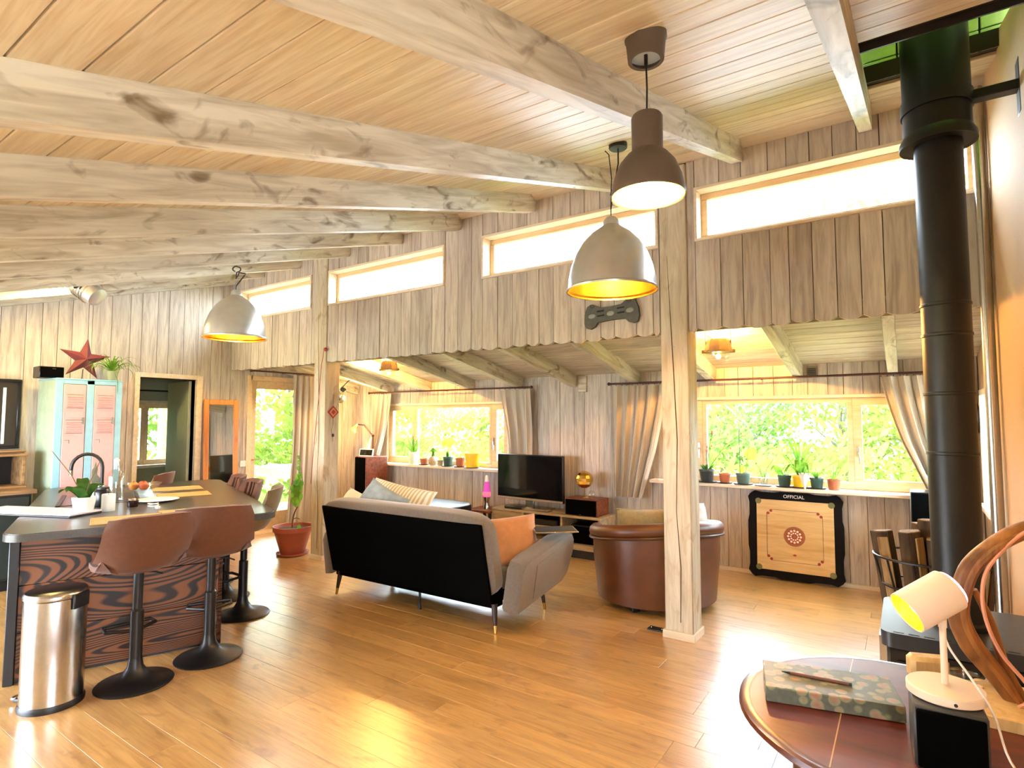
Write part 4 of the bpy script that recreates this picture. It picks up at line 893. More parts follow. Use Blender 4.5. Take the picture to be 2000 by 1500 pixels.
cushion('scatter_cushion', 'apricot velvet cushion leaning on the right sofa arm', pillow(.62, .42, .17, crease=.008), ORNG, (-2.66, 3.73, .575), (radians(-28), radians(-4), radians(46)))
t = thing('folded_throw', 'pale blue throw folded over the sofa back', 'throw', (-2.98, 3.52, .6), .05); obj('cloth', B().grid(lambda u, v: ((u - .5) * .42, .06 + .2 * (v - .3) , .16 + .02 * sin(9 * u) - .5 * (v - .25) ** 2), 12, 8, .02), LBL, t)
t = thing('tablet', 'slim dark tablet with a bright edge lying on the sofa arm', 'tablet', (-2.33, 4.0, .665), radians(40)); obj('body', B().box(-.17, .17, -.12, .12, 0, .012, .003), CHROME, t); obj('screen', B().box(-.16, .16, -.11, .11, .012, .0135), BLACKG, t)

# leather tub chair
LEA = plain('brown_leather', '5f3415', .42, 0, .25, 9, bump=.12); LEAD = plain('dark_brown_leather', '48240e', .4, 0, .25, 9)
ac = thing('tub_armchair', 'brown leather tub armchair behind the near post', 'armchair', (-1.81, 4.84, 0), radians(48)); ac.scale = (1.08, 1.08, 1.0)
AMX = radians(122)
def arc(a, k): return (.5 * k * sin(a), -.46 * k * cos(a))
def hh(a): return .57 + .11 * (0.5 + .5 * cos(a * 1.25))
NA = 40
def outer(u, v):
    a = -AMX + 2 * AMX * u; x, y = arc(a, .93 + .07 * min(1, v * 1.4)); return (x, y, .055 + (hh(a) - .095) * v)
obj('outer_shell', B().grid(outer, NA, 8, -.05), LEA, ac)
def inner(u, v):
    a = -AMX + 2 * AMX * u; x, y = arc(a, .8 - .04 * v); return (x, y, hh(a) - .03 - (hh(a) - .4) * v)
obj('inner_back', B().grid(inner, NA, 6, .05), LEAD, ac)
rp_ = [(-AMX + 2 * AMX * k / NA) for k in range(NA + 1)]
obj('top_roll', B().tube([(*arc(a, .95), hh(a)) for a in rp_], .058, 12), LEA, ac)
obj('rim_seam', B().tube([(*arc(a, 1.045), hh(a) - .05) for a in rp_], .012, 8), LEAD, ac)
b = softbox(.36, .36, .1, .35); b.xf(M0((0, .0, .36))); obj('seat_cushion', b, LEAD, ac)
obj('front_apron', B().box(-.38, .38, .2, .26, .09, .3, .02), LEA, ac); obj('base', B().lathe([(.36, .035), (.4, .07)], 28), BLACK, ac)
for a in (-2.4, -.9, .9, 2.4): obj('foot', B().box(-.03, .03, -.03, .03, 0, .055, .005).xf(M0((.37 * sin(a), -.34 * cos(a), 0))), BLACK, ac)
KHAK = plain('khaki_suede', '93835a', .85, 0, .2, 30, sheen=.3); COWH = plain('brown_white_print', 'd9d2c8', .8, 0, .75, 7)
cushion('scatter_cushion', 'khaki cushion standing inside the leather tub chair', pillow(.5, .4, .14), KHAK, (-1.9, 4.84, .57), (radians(-14), 0, radians(35)), piping(.5, .4, KHAK), 'cushions in the tub chair')
cushion('scatter_cushion', 'brown and white printed cushion at the right of the tub chair', pillow(.4, .36, .14), COWH, (-1.58, 5.06, .66), (radians(-20), radians(10), radians(60)), None, 'cushions in the tub chair')

# TV stand and what it carries
GREYOAK = wood('grey_oak_veneer', 'b8a17e', '8f7857', 'x', 6, .5, 10, .05)
tv = thing('tv_stand', 'low grey oak television stand against the back wall', 'tv stand', (-3.49, 5.92, 0))
obj('top', B().box(-.73, .73, -.2, .2, .445, .47, .003), GREYOAK, tv); obj('bottom', B().box(-.73, .73, -.2, .2, .1, .16, .003), GREYOAK, tv)
for x in (-.73, -.29, .23, .705): obj('divider', B().box(x, x + .025, -.2, .2, .16, .445, .002), GREYOAK, tv)
obj('back', B().box(-.72, .72, .17, .185, .16, .445), BLACK, tv); obj('plinth', B().box(-.7, .7, -.15, .18, 0, .1), BLACK, tv)
obj('door', B().box(-.715, -.29, -.2, -.185, .165, .44, .003), GREYOAK, tv); obj('shelf', B().box(-.265, .23, -.17, .17, .3, .318, .002), GREYOAK, tv)
t = thing('media_player', 'black media player inside the television stand', 'player', (-3.52, 5.88, .3185)); obj('case', B().box(-.2, .2, -.12, .14, 0, .07, .004), BLACKG, t); obj('front', B().box(-.19, .19, -.125, -.12, .01, .06), BLACK, t)
t = thing('wire_basket', 'dark woven basket in the right bay of the television stand', 'basket', (-2.98, 5.9, .16)); obj('body', B().box(-.16, .16, -.13, .12, 0, .2, .02), DARKF, t); obj('rim', B().tube([(-.16, -.13, .2), (.16, -.13, .2), (.16, .12, .2), (-.16, .12, .2)], .008, 6, True), BLACK, t)
SCR = plain('black_screen', '07090a', .08, 0, coat=.3)
t = thing('television', 'black flat television on the stand', 'television', (-3.8, 5.93, .47), radians(-3))
obj('panel', B().box(-.49, .49, -.02, .025, .09, .645, .006), BLACKG, t); obj('screen', B().box(-.478, .478, -.0225, -.02, .125, .635), SCR, t, False); obj('lower_bezel', B().box(-.485, .485, -.024, -.018, .093, .118, .002), plain('silver_bezel', 'b9a88e', .35, .5), t)
obj('neck', B().box(-.06, .06, -.01, .03, .02, .12, .006), STEEL, t); obj('foot', B().box(-.3, .3, -.11, .11, 0, .018, .004), STEEL, t)
t = thing('sound_bar', 'small dark sensor bar lying before the television', 'device', (-3.92, 5.77, .47), .05); obj('body', B().box(-.13, .13, -.03, .03, 0, .04, .01), BLACKG, t); obj('front', B().box(-.12, .12, -.032, -.03, .008, .03), BLACK, t)
t = thing('game_disc_tray', 'flat silver tray on the television stand', 'tray', (-3.62, 5.8, .47), .03); obj('tray', B().box(-.18, .18, -.06, .06, 0, .014, .004), STEEL, t); obj('lip', B().box(-.17, .17, -.055, .055, .014, .016), GREYOAK, t)
REDW = wood('red_walnut_veneer', '8a4428', '5a2814', 'x', 6, .4, 10, .05)
t = thing('centre_speaker', 'walnut box loudspeaker with black front on the television stand', 'speaker', (-3.02, 5.92, .47)); obj('cabinet', B().box(-.2, .2, -.15, .15, 0, .185, .004), REDW, t); obj('grille', B().box(-.19, .19, -.165, -.15, .008, .177, .004), DARKF, t); obj('badge', B().box(-.012, .012, -.167, -.165, .012, .02), CHROME, t)
t = thing('mosaic_ball_lamp', 'gold mosaic ball lamp on a stem on the walnut speaker', 'lamp', (-3.05, 5.92, .655)); obj('foot', B().lathe([(.05, 0), (.045, .008), (.008, .014)], 20), GOLD2, t); obj('stem', B().lathe([(.007, .01), (.007, .12)], 10), GOLD2, t)
b = B().ball((0, 0, .205), .1, 14, 9); obj('ball', b, plain('gold_mosaic', 'e0b860', .12, 1), t, False)
t = thing('glass_ball', 'small clear glass ball beside the mosaic lamp', 'glass ball', (-2.93, 5.86, .655)); obj('ball', B().ball((0, 0, .048), .046, 18, 12), CLEAR, t); obj('ring_foot', B().lathe([(.024, 0), (.028, .004), (.024, .008)], 16, cap=False), GOLD2, t)
t = thing('side_table', 'small dark red side table under the lava lamp', 'side table', (-4.43, 5.9, 0)); obj('top', B().box(-.19, .19, -.19, .19, .39, .415, .004), REDW, t)
for a in (-1, 1):
    for c in (-1, 1): obj('leg', B().box(a * .165 - .016, a * .165 + .016, c * .165 - .016, c * .165 + .016, 0, .39, .003), DKW, t)
t = thing('lava_lamp', 'pink and purple lava lamp with silver base', 'lava lamp', (-4.42, 5.88, .415)); obj('base', B().lathe([(.05, 0), (.05, .004), (.028, .07), (.03, .085), (.045, .15)], 24), STEEL, t)
obj('vessel', B().lathe([(.045, .15), (.052, .18), (.05, .2), (.028, .34), (.024, .345)], 24), plain('purple_liquid', 'a03a86', .1, emit='b03a90', es=.5), t); obj('wax', B().lathe([(.046, .155), (.0535, .18), (.052, .2), (.044, .225), (.001, .23)], 24), plain('red_wax', 'f0405a', .3, emit='ff4a5a', es=1.0), t); obj('cap', B().lathe([(.027, .34), (.018, .41), (.016, .415), (.001, .418)], 20), WHITE, t)
t = thing('chaise_bench', 'black leather bench with a padded top beyond the sofa', 'bench', (-4.95, 5.25, 0)); BLEA = plain('black_leather', '17140f', .35, 0, .2, 10)
b = softbox(.62, .3, .075, .3); b.xf(M0((0, 0, .475))); obj('pad', b, BLEA, t); obj('frame', B().box(-.58, .58, -.26, .26, .12, .41, .015), BLEA, t)
for a in (-1, 1):
    for c in (-1, 1): obj('foot', B().box(a * .52 - .025, a * .52 + .025, c * .2 - .025, c * .2 + .025, 0, .12, .004), BLACK, t)
# left corner speaker, frame, lamp
t = thing('tower_speaker', 'tall black front floor speaker in the left back corner', 'speaker', (-6.58, 5.88, 0), radians(-12)); obj('cabinet', B().box(-.15, .15, -.17, .19, 0, 1.0, .006), REDW, t); obj('grille', B().box(-.145, .145, -.185, -.17, .01, .99, .005), DARKF, t)
t = thing('tablet_clock', 'small white framed display on the tower speaker', 'display', (-6.58, 5.78, 1.0), radians(10)); obj('frame', B().box(-.13, .13, -.008, .008, .0, .115, .004).xf(Matrix.Rotation(radians(-12), 4, 'X')), WHITE, t); obj('screen', B().box(-.11, .11, -.0095, -.008, .016, .1).xf(Matrix.Rotation(radians(-12), 4, 'X')), SCR, t); obj('stand', B().box(-.08, .08, 0, .06, 0, .01, .003), WHITE, t)
t = thing('arm_lamp', 'dark red jointed arm lamp shining on the corner wall', 'lamp', (-6.66, 5.98, 1.0)); RBR = plain('dark_red_enamel', '4e1a12', .35)
obj('base', B().lathe([(.06, 0), (.06, .015), (.012, .02)], 20), RBR, t); obj('lower_arm', B().tube([(0, 0, .015), (0, 0, .3)], .012, 8), RBR, t); obj('elbow', B().ball((0, 0, .3), .022, 12, 8), RBR, t); obj('upper_arm', B().tube([(0, 0, .3), (-.14, -.05, .46), (-.24, -.08, .47)], .011, 8), RBR, t)
obj('head', B().lathe([(.02, .03), (.028, 0), (.06, -.07), (.062, -.075)], 18, cap=False).xf(M0((-.27, -.09, .44)) @ Matrix.Rotation(radians(40), 4, 'Y')), plain('cream_enamel', 'd8b27a', .4), t)
obj('bulb', B().ball((-.3, -.09, .41), .022, 10, 8), MAT['warm_bulb'], t)
l_ = lamp('arm_lamp_light', 'SPOT', (-6.93, 5.86, 1.38), 40, (1, .72, .3), None, spot_size=radians(95), spot_blend=.25, shadow_soft_size=.02); l_.rotation_euler = (radians(20), radians(-48), radians(20))

# curtains and rods
def curtain(name, label, top, mid, bot, y, z1, z0, folds, zm=None, axis='x', amp=.05):
    """hanging cloth, x extent given at three heights (top, tie, hem)"""
    t = thing(name, label, 'curtain', ((top[0] + top[1]) / 2, y, z0) if axis == 'x' else (y, (top[0] + top[1]) / 2, z0), 0, 'linen curtains')
    cx = (top[0] + top[1]) / 2; zm = zm if zm is not None else (z0 + z1) / 2
    def P(u, v):
        z = z0 + (z1 - z0) * (1 - v)
        if z > zm: k = max(0, (z1 - z) / max(1e-6, z1 - zm)); k = k ** 1.25; a = top[0] + (mid[0] - top[0]) * k; c = top[1] + (mid[1] - top[1]) * k
        else: k = (zm - z) / max(1e-6, zm - z0); a = mid[0] + (bot[0] - mid[0]) * k; c = mid[1] + (bot[1] - mid[1]) * k
        w = sin(u * folds * 2 * pi + .6 * sin(3 * v)) + .35 * sin(u * folds * 4.3 * pi + 1)
        d = amp * w * (.65 + .35 * v); x = a + (c - a) * u - cx + .006 * sin(u * folds * 4 * pi)
        return (x, d, z - z0) if axis == 'x' else (d, x, z - z0)
    obj('cloth', B().grid(P, folds * 12, 22, .004), CURT, t)
    hd = B()
    n = folds * 2
    for k in range(n + 1):
        p = P(k / n, 0)
        hd.tube([(p[0], p[1], p[2]), (p[0], p[1], p[2] + .02), (p[0], p[1] * .3, p[2] + .03)], .003, 5)
    obj('hooks', hd, BLACK, t)['kind'] = 'stuff'
    return t
curtain('curtain', 'linen curtain gathered at the left side of the left back window', (-6.8, -6.36), (-6.78, -6.52), (-6.8, -6.66), YB - .13, 1.93, .93, 4, 1.25)
curtain('curtain', 'linen curtain bunched right of the left back window above the television', (-4.36, -3.88), (-4.26, -3.86), (-4.2, -3.86), YB - .13, 1.93, .98, 3, 1.4)
curtain('curtain', 'long linen curtain hanging left of the near post', (-2.78, -2.12), (-2.78, -2.26), (-2.76, -2.42), YB - .13, 1.93, .68, 5, 1.2)
curtain('curtain', 'linen curtain swept aside behind the black flue', (-.16, .42), (-.02, .44), (.14, .46), YB - .13, 1.93, .95, 6, 1.35)
curtain('curtain', 'tall linen curtain beside the glass door', (4.94, 5.36), (4.93, 5.33), (4.86, 5.3), XL + .13, 2.18, .06, 4, 1.1, 'y', .045)
ROD = plain('oxblood_rod', '40130f', .4)
def rod(a, c, label):
    t = thing('curtain_rod', label, 'rod', a); a, c = Vector(a), Vector(c); d = c - a
    obj('bar', B().tube([(0, 0, 0), d], .011, 10), ROD, t)
    for e in (Vector((0, 0, 0)), d): obj('finial', B().ball(e, .02, 10, 8), ROD, t)
    n = Vector((-d.y, d.x, 0)).normalized()
    for k in (.06, .5, .94): p = d * k; obj('bracket', B().tube([p, p + Vector((0, .13, 0)) if abs(d.x) > abs(d.y) else p + Vector((-.13, 0, 0))], .008, 6), ROD, t)
    return t
rod((-6.85, YB - .135, 1.955), (-3.86, YB - .135, 1.955), 'thin dark red curtain rod over the left back window')
rod((-2.8, YB - .135, 1.955), (.45, YB - .135, 1.955), 'thin dark red curtain rod over the right back window')
rod((XL + .135, 4.3, 2.2), (XL + .135, 5.4, 2.2), 'short dark curtain rod over the glass door')
# ================================================================== POTS ON THE SILLS
ZSI = ZS - .005; YS = YB - .09
def pot(b, r, h, k=.82): return b.lathe([(r * k * .9, 0), (r * k, .003), (r, h * .82), (r * 1.06, h * .83), (r * 1.06, h), (r * .96, h), (r * .9, h * .85), (.001, h * .85)], 22)
SAUC = plain('dark_saucer', '2a1c18', .4)
def potted(name, label, x, r, h, pm, saucer=True, y=YS, group='pots on the left window sill'):
    t = thing(name, label, 'plant', (x, y, ZSI), 0, group); z = 0
    if saucer: obj('saucer', B().lathe([(r * .9, 0), (r * 1.35, .004), (r * 1.4, .014), (r * 1.33, .013), (r * .9, .006), (.001, .006)], 24), SAUC, t); z = .006
    p = obj('pot', pot(B(), r, h), pm, t); p.location.z = z
    s = obj('soil', B().lathe([(r * .9, h * .86), (r * .5, h * .9), (.001, h * .91)], 18), SOIL, t); s.location.z = z
    return t, z + h * .9
MINT = plain('pale_mint_glaze', 'cfd9b8', .3); DGRN = plain('dark_green_plastic', '2f4a3c', .4); YEL = plain('translucent_yellow', 'f2c21c', .35, emit='f2b81c', es=.0); BEIGE = plain('speckled_stoneware', 'b39a78', .5, 0, .35, 60); DKPL = plain('charcoal_plastic', '2b302c', .4); GPL = plain('grey_green_plastic', '52685c', .4)
PINKF = plain('coral_petal', 'e2837e', .6)
t, z = potted('aloe', 'aloe in a pale mint pot on the left sill', -5.93, .075, .18, MINT, False)
for k in range(13): a = k * 2.4; obj('leaf', B().blade((.015 * cos(a), .015 * sin(a), z - .02), a, random.uniform(.2, .33), .02, random.uniform(.1, .9), 6, random.uniform(.75, 1.5), .6), LEAFM, t)
t, z = potted('seedling_pot', 'small terracotta pot of soil right of the aloe', -5.72, .06, .085, TERRA)
obj('sprout', B().blade((0, 0, z), 1, .05, .008, .6, 4, 1.3), LEAFM, t)
t = thing('bulb_vase', 'round beige vase with a fat stem and leafy tuft', 'plant', (-5.55, YS, ZSI), 0, 'pots on the left window sill'); obj('vase', B().lathe([(.04, 0), (.062, .03), (.07, .07), (.055, .11), (.03, .13), (.024, .128)], 24), BEIGE, t); obj('stem', B().tube([(0, 0, .12), (.004, 0, .2), (0, 0, .25)], [.022, .014, .01], 8), LEAFM, t)
for k in range(14): a = k * 2.4; obj('leaf', B().leaf((0, 0, .24), (cos(a) * .5, sin(a) * .5, 1), (cos(a), sin(a), .6), random.uniform(.05, .1), .03), LEAFM, t)
t, z = potted('tiny_pot', 'tiny pale pot between the round vase and the green pot', -5.41, .045, .08, BEIGE, False); obj('sprout', B().blade((0, 0, z), 2, .06, .008, .5, 4, 1.4), LEAFM, t)
t, z = potted('lime_leaf_plant', 'dark green pot with two large lime leaves', -5.27, .07, .13, DGRN)
obj('stem', B().tube([(0, 0, z), (.0, 0, z + .1), (-.02, 0, z + .2)], .004, 6), LEAFM, t); obj('bud', B().ball((-.0, -.01, z + .04), (.022, .02, .045), 10, 8), LEAFM, t)
for sx, a in ((-1, .2), (1, -.2)): obj('leaf', B().leaf((-.01 + sx * .0, 0, z + .2), (0, -1, .25), (sx * 1, 0, .25), .13, .15), LEAFB, t)
t, z = potted('orange_pot', 'orange terracotta pot with two thin stems', -5.05, .065, .12, TERRA)
for k in (-.03, .03): obj('stem', B().tube([(k, 0, z), (k * 1.8, 0, z + .17)], .0025, 5), LEAFM, t)
t = thing('yellow_pot', 'bright yellow plastic pot at the right end of the left sill', 'pot', (-4.84, YS, ZSI), 0, 'pots on the left window sill'); obj('saucer', B().lathe([(.1, 0), (.125, .01), (.118, .012), (.001, .006)], 24), SAUC, t); obj('pot', B().lathe([(.085, .006), (.098, .16), (.106, .162), (.108, .2), (.1, .2), (.092, .165), (.08, .012), (.001, .012)], 28), YEL, t)

G2 = 'pots on the right window sill'
t, z = potted('flowering_succulent', 'dark pot of red flower stalks right of the near post', -1.72, .075, .13, DKPL, True, group=G2)
for k in range(9):
    a = k * 2.1; L = random.uniform(.25, .58); e = (L * .5 * cos(a) + L * .35, .1 * sin(a), z + L * .85)
    st_ = obj('flower_stalk', B().tube([(.01, 0, z), (e[0] * .4, e[1] * .5, z + (e[2] - z) * .55), e], [.003, .0025, .002], 5), LEAFM, t)
    for j in range(5): q = j * 1.3; obj('petal', B().leaf(e, (cos(q), sin(q), .8), (cos(q), sin(q), .4), .03, .014), PINKF, st_)
for k in range(10): a = k * 2.4; obj('leaf', B().blade((.02 * cos(a), .02 * sin(a), z - .01), a, .1, .018, .6, 5, .9, .4), LEAFD, t)
t, z = potted('small_terracotta', 'small terracotta pot of soil on the right sill', -1.54, .055, .095, TERRA, True, group=G2); obj('sprout', B().blade((0, 0, z), 0, .04, .006, .5, 4, 1.4), LEAFM, t)
t, z = potted('round_leaf_plant', 'grey green pot with one round lime leaf on a tall stem', -1.36, .068, .11, GPL, True, group=G2)
obj('stem', B().tube([(.02, 0, z), (.04, 0, z + .12), (.05, 0, z + .25)], .003, 5), LEAFM, t); obj('leaf', B().leaf((.06, 0, z + .15), (0, -1, .1), (.35, 0, 1), .13, .13), LEAFB, t); obj('leaf', B().leaf((-.02, 0, z), (0, -1, .2), (.1, 0, 1), .09, .06), LEAFB, t); obj('cane', B().tube([(-.03, 0, z), (-.03, 0, z + .5)], .004, 6), DGRN, t)
t = thing('cutting_jar', 'clear jar holding plant cuttings on the right sill', 'jar', (-1.17, YS, ZSI), 0, G2); obj('saucer', B().lathe([(.06, 0), (.09, .01), (.085, .012), (.001, .006)], 24), SAUC, t); obj('glass', B().lathe([(.001, .01), (.045, .01), (.05, .02), (.05, .11), (.04, .125), (.04, .14)], 20, cap=False), CLEAR, t)
for a in (-1, 1): obj('cutting', B().tube([(0, 0, .03), (a * .03, 0, .16), (a * .1, 0, .27)], .0025, 5), LEAFM, t)
t, z = potted('dark_green_pot', 'dark green pot with a single long leaf left of the yellow pot', -.98, .06, .11, DGRN, True, group=G2)
obj('leaf', B().blade((0, -.04, z), -1.9, .3, .016, 2.6, 8, .9), LEAFM, t); obj('leaf', B().leaf((-.02, 0, z), (0, -1, .3), (-.8, 0, 1), .14, .05), LEAFM, t)
t, z = potted('spiky_plant', 'big plant with long arching strap leaves in a yellow pot', -.84, .07, .12, YEL, True, group=G2)
for k in range(30):
    a = k * 2.4; up = random.uniform(.75, 1.5); obj('leaf', B().blade((.015 * cos(a), .012 * sin(a), z - .01), a, random.uniform(.3, .62), random.uniform(.009, .016), random.uniform(.6, 2.2), 8, up), LEAFM, t)
for a, L in ((-1.75, .42), (-1.5, .6), (-1.25, .5), (-1.9, .34)): obj('leaf', B().blade((0, -.05, z), a, L, .018, 2.3, 10, .75), LEAFM, t)
t = thing('paper_cone_pot', 'white paper cone tucked before the spiky plant', 'paper cone', (-.79, YS - .1, ZSI), 0, G2); obj('cone', B().lathe([(.004, .0), (.05, .15), (.052, .15), (.006, .004)], 16, cap=False), WHITE, t); obj('stick', B().tube([(0, 0, 0), (0, .01, .16)], .003, 5), LEAFM, t)
t, z = potted('green_pot', 'green plastic pot right of the yellow pot', -.7, .058, .1, DGRN, True, group=G2)
for k in range(7): a = -1.6 + .25 * (k - 3); obj('leaf', B().blade((0, -.03, z), a, .22, .009, 2.4, 7, .8), LEAFM, t)
t, z = potted('feathery_plant', 'brown pot of pale feathery stems at the right end', -.56, .055, .1, TERRA, False, group=G2)
for k in range(14): a = k * 2.4; obj('leaf', B().blade((.01 * cos(a), .01 * sin(a), z), a, random.uniform(.12, .24), .005, .9, 6, random.uniform(.9, 1.4)), LEAFM, t)

# ================================================================== BACK WALL THINGS
# carrom board, leaning
CBW = wood('carrom_birch', 'dcb87c', 'c59c5c', 'x', 5, .4, 10, .02); CBR = plain('carrom_red', '9c2f2a', .5); CBK = plain('carrom_line', '3a2018', .5)
cb_ = thing('carrom_board', 'square carrom board with black frame leaning under the right window', 'game board', (-.905, YB - .115, .012)); cb_.rotation_euler = (radians(-3.5), 0, radians(1.5))
W = .415
def wavy():
    P = []
    for k in range(4):
        for i in range(14):
            s = -1 + 2 * i / 14; q = W - .012 * (abs(s) > .35) * (abs(s) < .72) ; c = .05
            x = W * s; 
            if abs(s) > .86: x = math.copysign(W * .86 + (abs(s) - .86) * W * .5, s); q = W - .35 * (abs(s) - .86) * W
            P.append({0: (x, -q), 1: (q, x), 2: (-x, q), 3: (-q, -x)}[k])
    return [(p[0], p[1] + W) for p in P]
obj('frame', B().prism(wavy(), 'y', 0, .03), plain('carrom_black', '0a0808', .7, spec=.15), cb_); obj('playing_surface', B().box(-.335, .335, -.004, 0, W - .335, W + .335), CBW, cb_, False)
for i in range(4):
    sx, sz = (-1, 1)[i % 2], (-1, 1)[i // 2]
    obj('corner_pocket', B().prism([(sx * .318 + .028 * cos(a), W + sz * .318 + .028 * sin(a)) for a in [k * pi / 8 for k in range(16)]], 'y', -.007, -.004), plain('pocket_olive', '6d6a3c', .7) if 'pocket_olive' not in MAT else MAT['pocket_olive'], cb_)
    a0 = [(sx * .23, W + sz * .205), (sx * .205, W + sz * .23)]
    for c in a0: obj('red_spot', B().prism([(c[0] + .0135 * cos(a), c[1] + .0135 * sin(a)) for a in [k * pi / 6 for k in range(12)]], 'y', -.0055, -.004), CBR, cb_)
for a in ((-.205, .205, W + .2405, W + .2435), (-.205, .205, W - .2435, W - .2405), (-.2435, -.2405, W - .205, W + .205), (.2405, .2435, W - .205, W + .205)): obj('base_line', B().box(a[0], a[1], -.005, -.004, a[2], a[3]), CBK, cb_, False)
def disc(r, y0, y1, c=(0, 0), n=32): return B().prism([(c[0] + r * cos(2 * pi * k / n), W + c[1] + r * sin(2 * pi * k / n)) for k in range(n)], 'y', y0, y1)
ro = obj('centre_rosette', disc(.093, -.0055, -.004), plain('rosette_brown', '9a5a38', .5), cb_); obj('inner_disc', disc(.07, -.006, -.0055), CBR, ro)
for ring_, n_, rr_ in ((.055, 12, .011), (.032, 10, .008)):
    for k in range(n_): obj('petal', disc(rr_, -.0066, -.006, (ring_ * cos(2 * pi * k / n_), ring_ * sin(2 * pi * k / n_)), 10), plain('rosette_cream', 'ead9b4', .5) if 'rosette_cream' not in MAT else MAT['rosette_cream'], ro)
obj('hub', disc(.016, -.0068, -.006, (0, 0), 12), MAT['rosette_brown'], ro)
obj('diamond_mark', B().prism([(-.02, W - .175), (0, W - .185), (.02, W - .175), (0, W - .163)], 'y', -.005, -.004), CBR, cb_, False)
def text(body, size, loc, rot, mat, parent, name='lettering'):
    c = bpy.data.curves.new(name, 'FONT'); c.body = body; c.size = size; c.extrude = .0008; c.align_x = 'CENTER'; c.align_y = 'CENTER'
    o0 = bpy.data.objects.new('tmp', c); col.objects.link(o0); dg = bpy.context.evaluated_depsgraph_get(); me = bpy.data.meshes.new_from_object(o0.evaluated_get(dg)); bpy.data.objects.remove(o0)
    me.materials.clear(); me.materials.append(mat); o = obj(name, me, None, parent); o.location = loc; o.rotation_euler = rot; return o
text('OFFICIAL', .045, (0, -.002, 2 * W - .042), (radians(90), 0, 0), WHITE, cb_)

t = thing('wall_vent', 'small grey vent grille high on the back wall', 'vent', (-.72, YB - .008, 1.95)); obj('frame', B().box(-.05, .05, -.012, 0, 0, .11, .003), plain('grey_vent', '8f826c', .6), t)
for k in range(5): obj('slat', B().box(-.038, .038, -.016, -.011, .015 + k * .017, .024 + k * .017), BLACK, t)
t = thing('wall_board', 'short pale board fixed high on the back wall', 'board', (-3.2, YB - .006, 1.88)); obj('board', B().box(-.055, .055, -.022, 0, 0, .19, .003), LEANX, t); obj('screw', B().ball((0, -.022, .1), .006, 8, 6), CHROME, t)
t = thing('hanging_bell', 'dark hanging iron bell in the right back corner', 'bell', (.47, YB - .12, 1.42)); obj('bell', B().lathe([(.02, .28), (.06, .22), (.075, .12), (.05, .02), (.001, .0)], 9), BLACK, t); obj('cord', B().tube([(0, 0, .28), (0, 0, .5)], .005, 5), BLACK, t)
# controller shaped plaque on the clerestory wall
GRYW = plain('slate_grey_felt', '5d5e58', .8, 0, .2, 40); gc = thing('controller_plaque', 'grey game controller shaped plaque on the plank wall by the near post', 'wall decoration', (-1.85, YC + .012, 2.37)); gc.rotation_euler = (0, radians(-3), 0)
pts = []
for sx in (1, -1):
    h = [(.0, .055), (.09, .06), (.13, .085), (.17, .095), (.2, .08), (.225, .02), (.23, -.05), (.215, -.09), (.18, -.1), (.14, -.085), (.115, -.055), (.0, -.05)]
    pts += [(sx * a, c) for a, c in (h if sx > 0 else h[::-1][1:-1])]
obj('plate', B().prism(pts, 'y', -.03, 0), GRYW, gc)
for x in (-.16, 0, .16): obj('recess', B().lathe([(.034, 0), (.028, .006), (.001, .008)], 16).xf(M0((x, -.03, 0)) @ Matrix.Scale(.6, 4, (0, 0, 1)) @ Matrix.Rotation(radians(90), 4, 'X')), plain('light_recess', '8e918b', .7) if 'light_recess' not in MAT else MAT['light_recess'], gc)
for sx in (-1, 1):
    obj('hole_ring', B().tube([(sx * .155 + .018 * cos(a), -.032, .078 + .012 * sin(a)) for a in [k * pi / 5 for k in range(10)]], .005, 5, True), GRYW, gc)
    for z in (.025, -.012): obj('bar', B().box(sx * .085 - .03, sx * .085 + .03, -.036, -.03, z, z + .012, .002), BLACK, gc)
# post ornaments
t = thing('string_hook', 'red knob with dangling string high on the left post', 'hook', (-5.31, YC - .012, 2.33)); obj('knob', B().ball((0, 0, 0), .022, 12, 8), CBR, t); obj('peg', B().tube([(0, 0, 0), (.05, -.01, -.01)], .006, 6), CBR, t)
obj('string', B().tube(curve([(-.01, -.01, 0), (-.03, -.015, -.12), (-.05, -.015, -.2), (-.07, -.02, -.5), (-.12, -.03, -1.0), (-.17, -.03, -1.5)]), .0035, 5), CBR, t)
t = thing('thread_diamond', 'red woven thread diamond hanging on the side of the left post', 'ornament', (-5.305, YC + .1, 1.63))
b = B()
for k, (r, m) in enumerate(((.075, CBR), (.052, plain('ochre_thread', 'c58a5c', .8)), (.03, CBR))): obj('thread_square', B().prism([(-r, 0), (0, -r), (r, 0), (0, r)], 'x', .002, .008 + .003 * k), m, t, False)
obj('cord', B().tube([(.006, 0, .075), (.006, 0, .2)], .003, 5), DKW, t); obj('tail', B().tube([(.006, 0, -.075), (.006, .0, -.14)], .003, 5), DKW, t); obj('bead', B().ball((.01, 0, -.26), (.008, .02, .02), 8, 6), DKW, t); obj('thread', B().tube([(.006, 0, -.14), (.006, -.02, -.2), (.008, 0, -.33)], .002, 5), DKW, t)

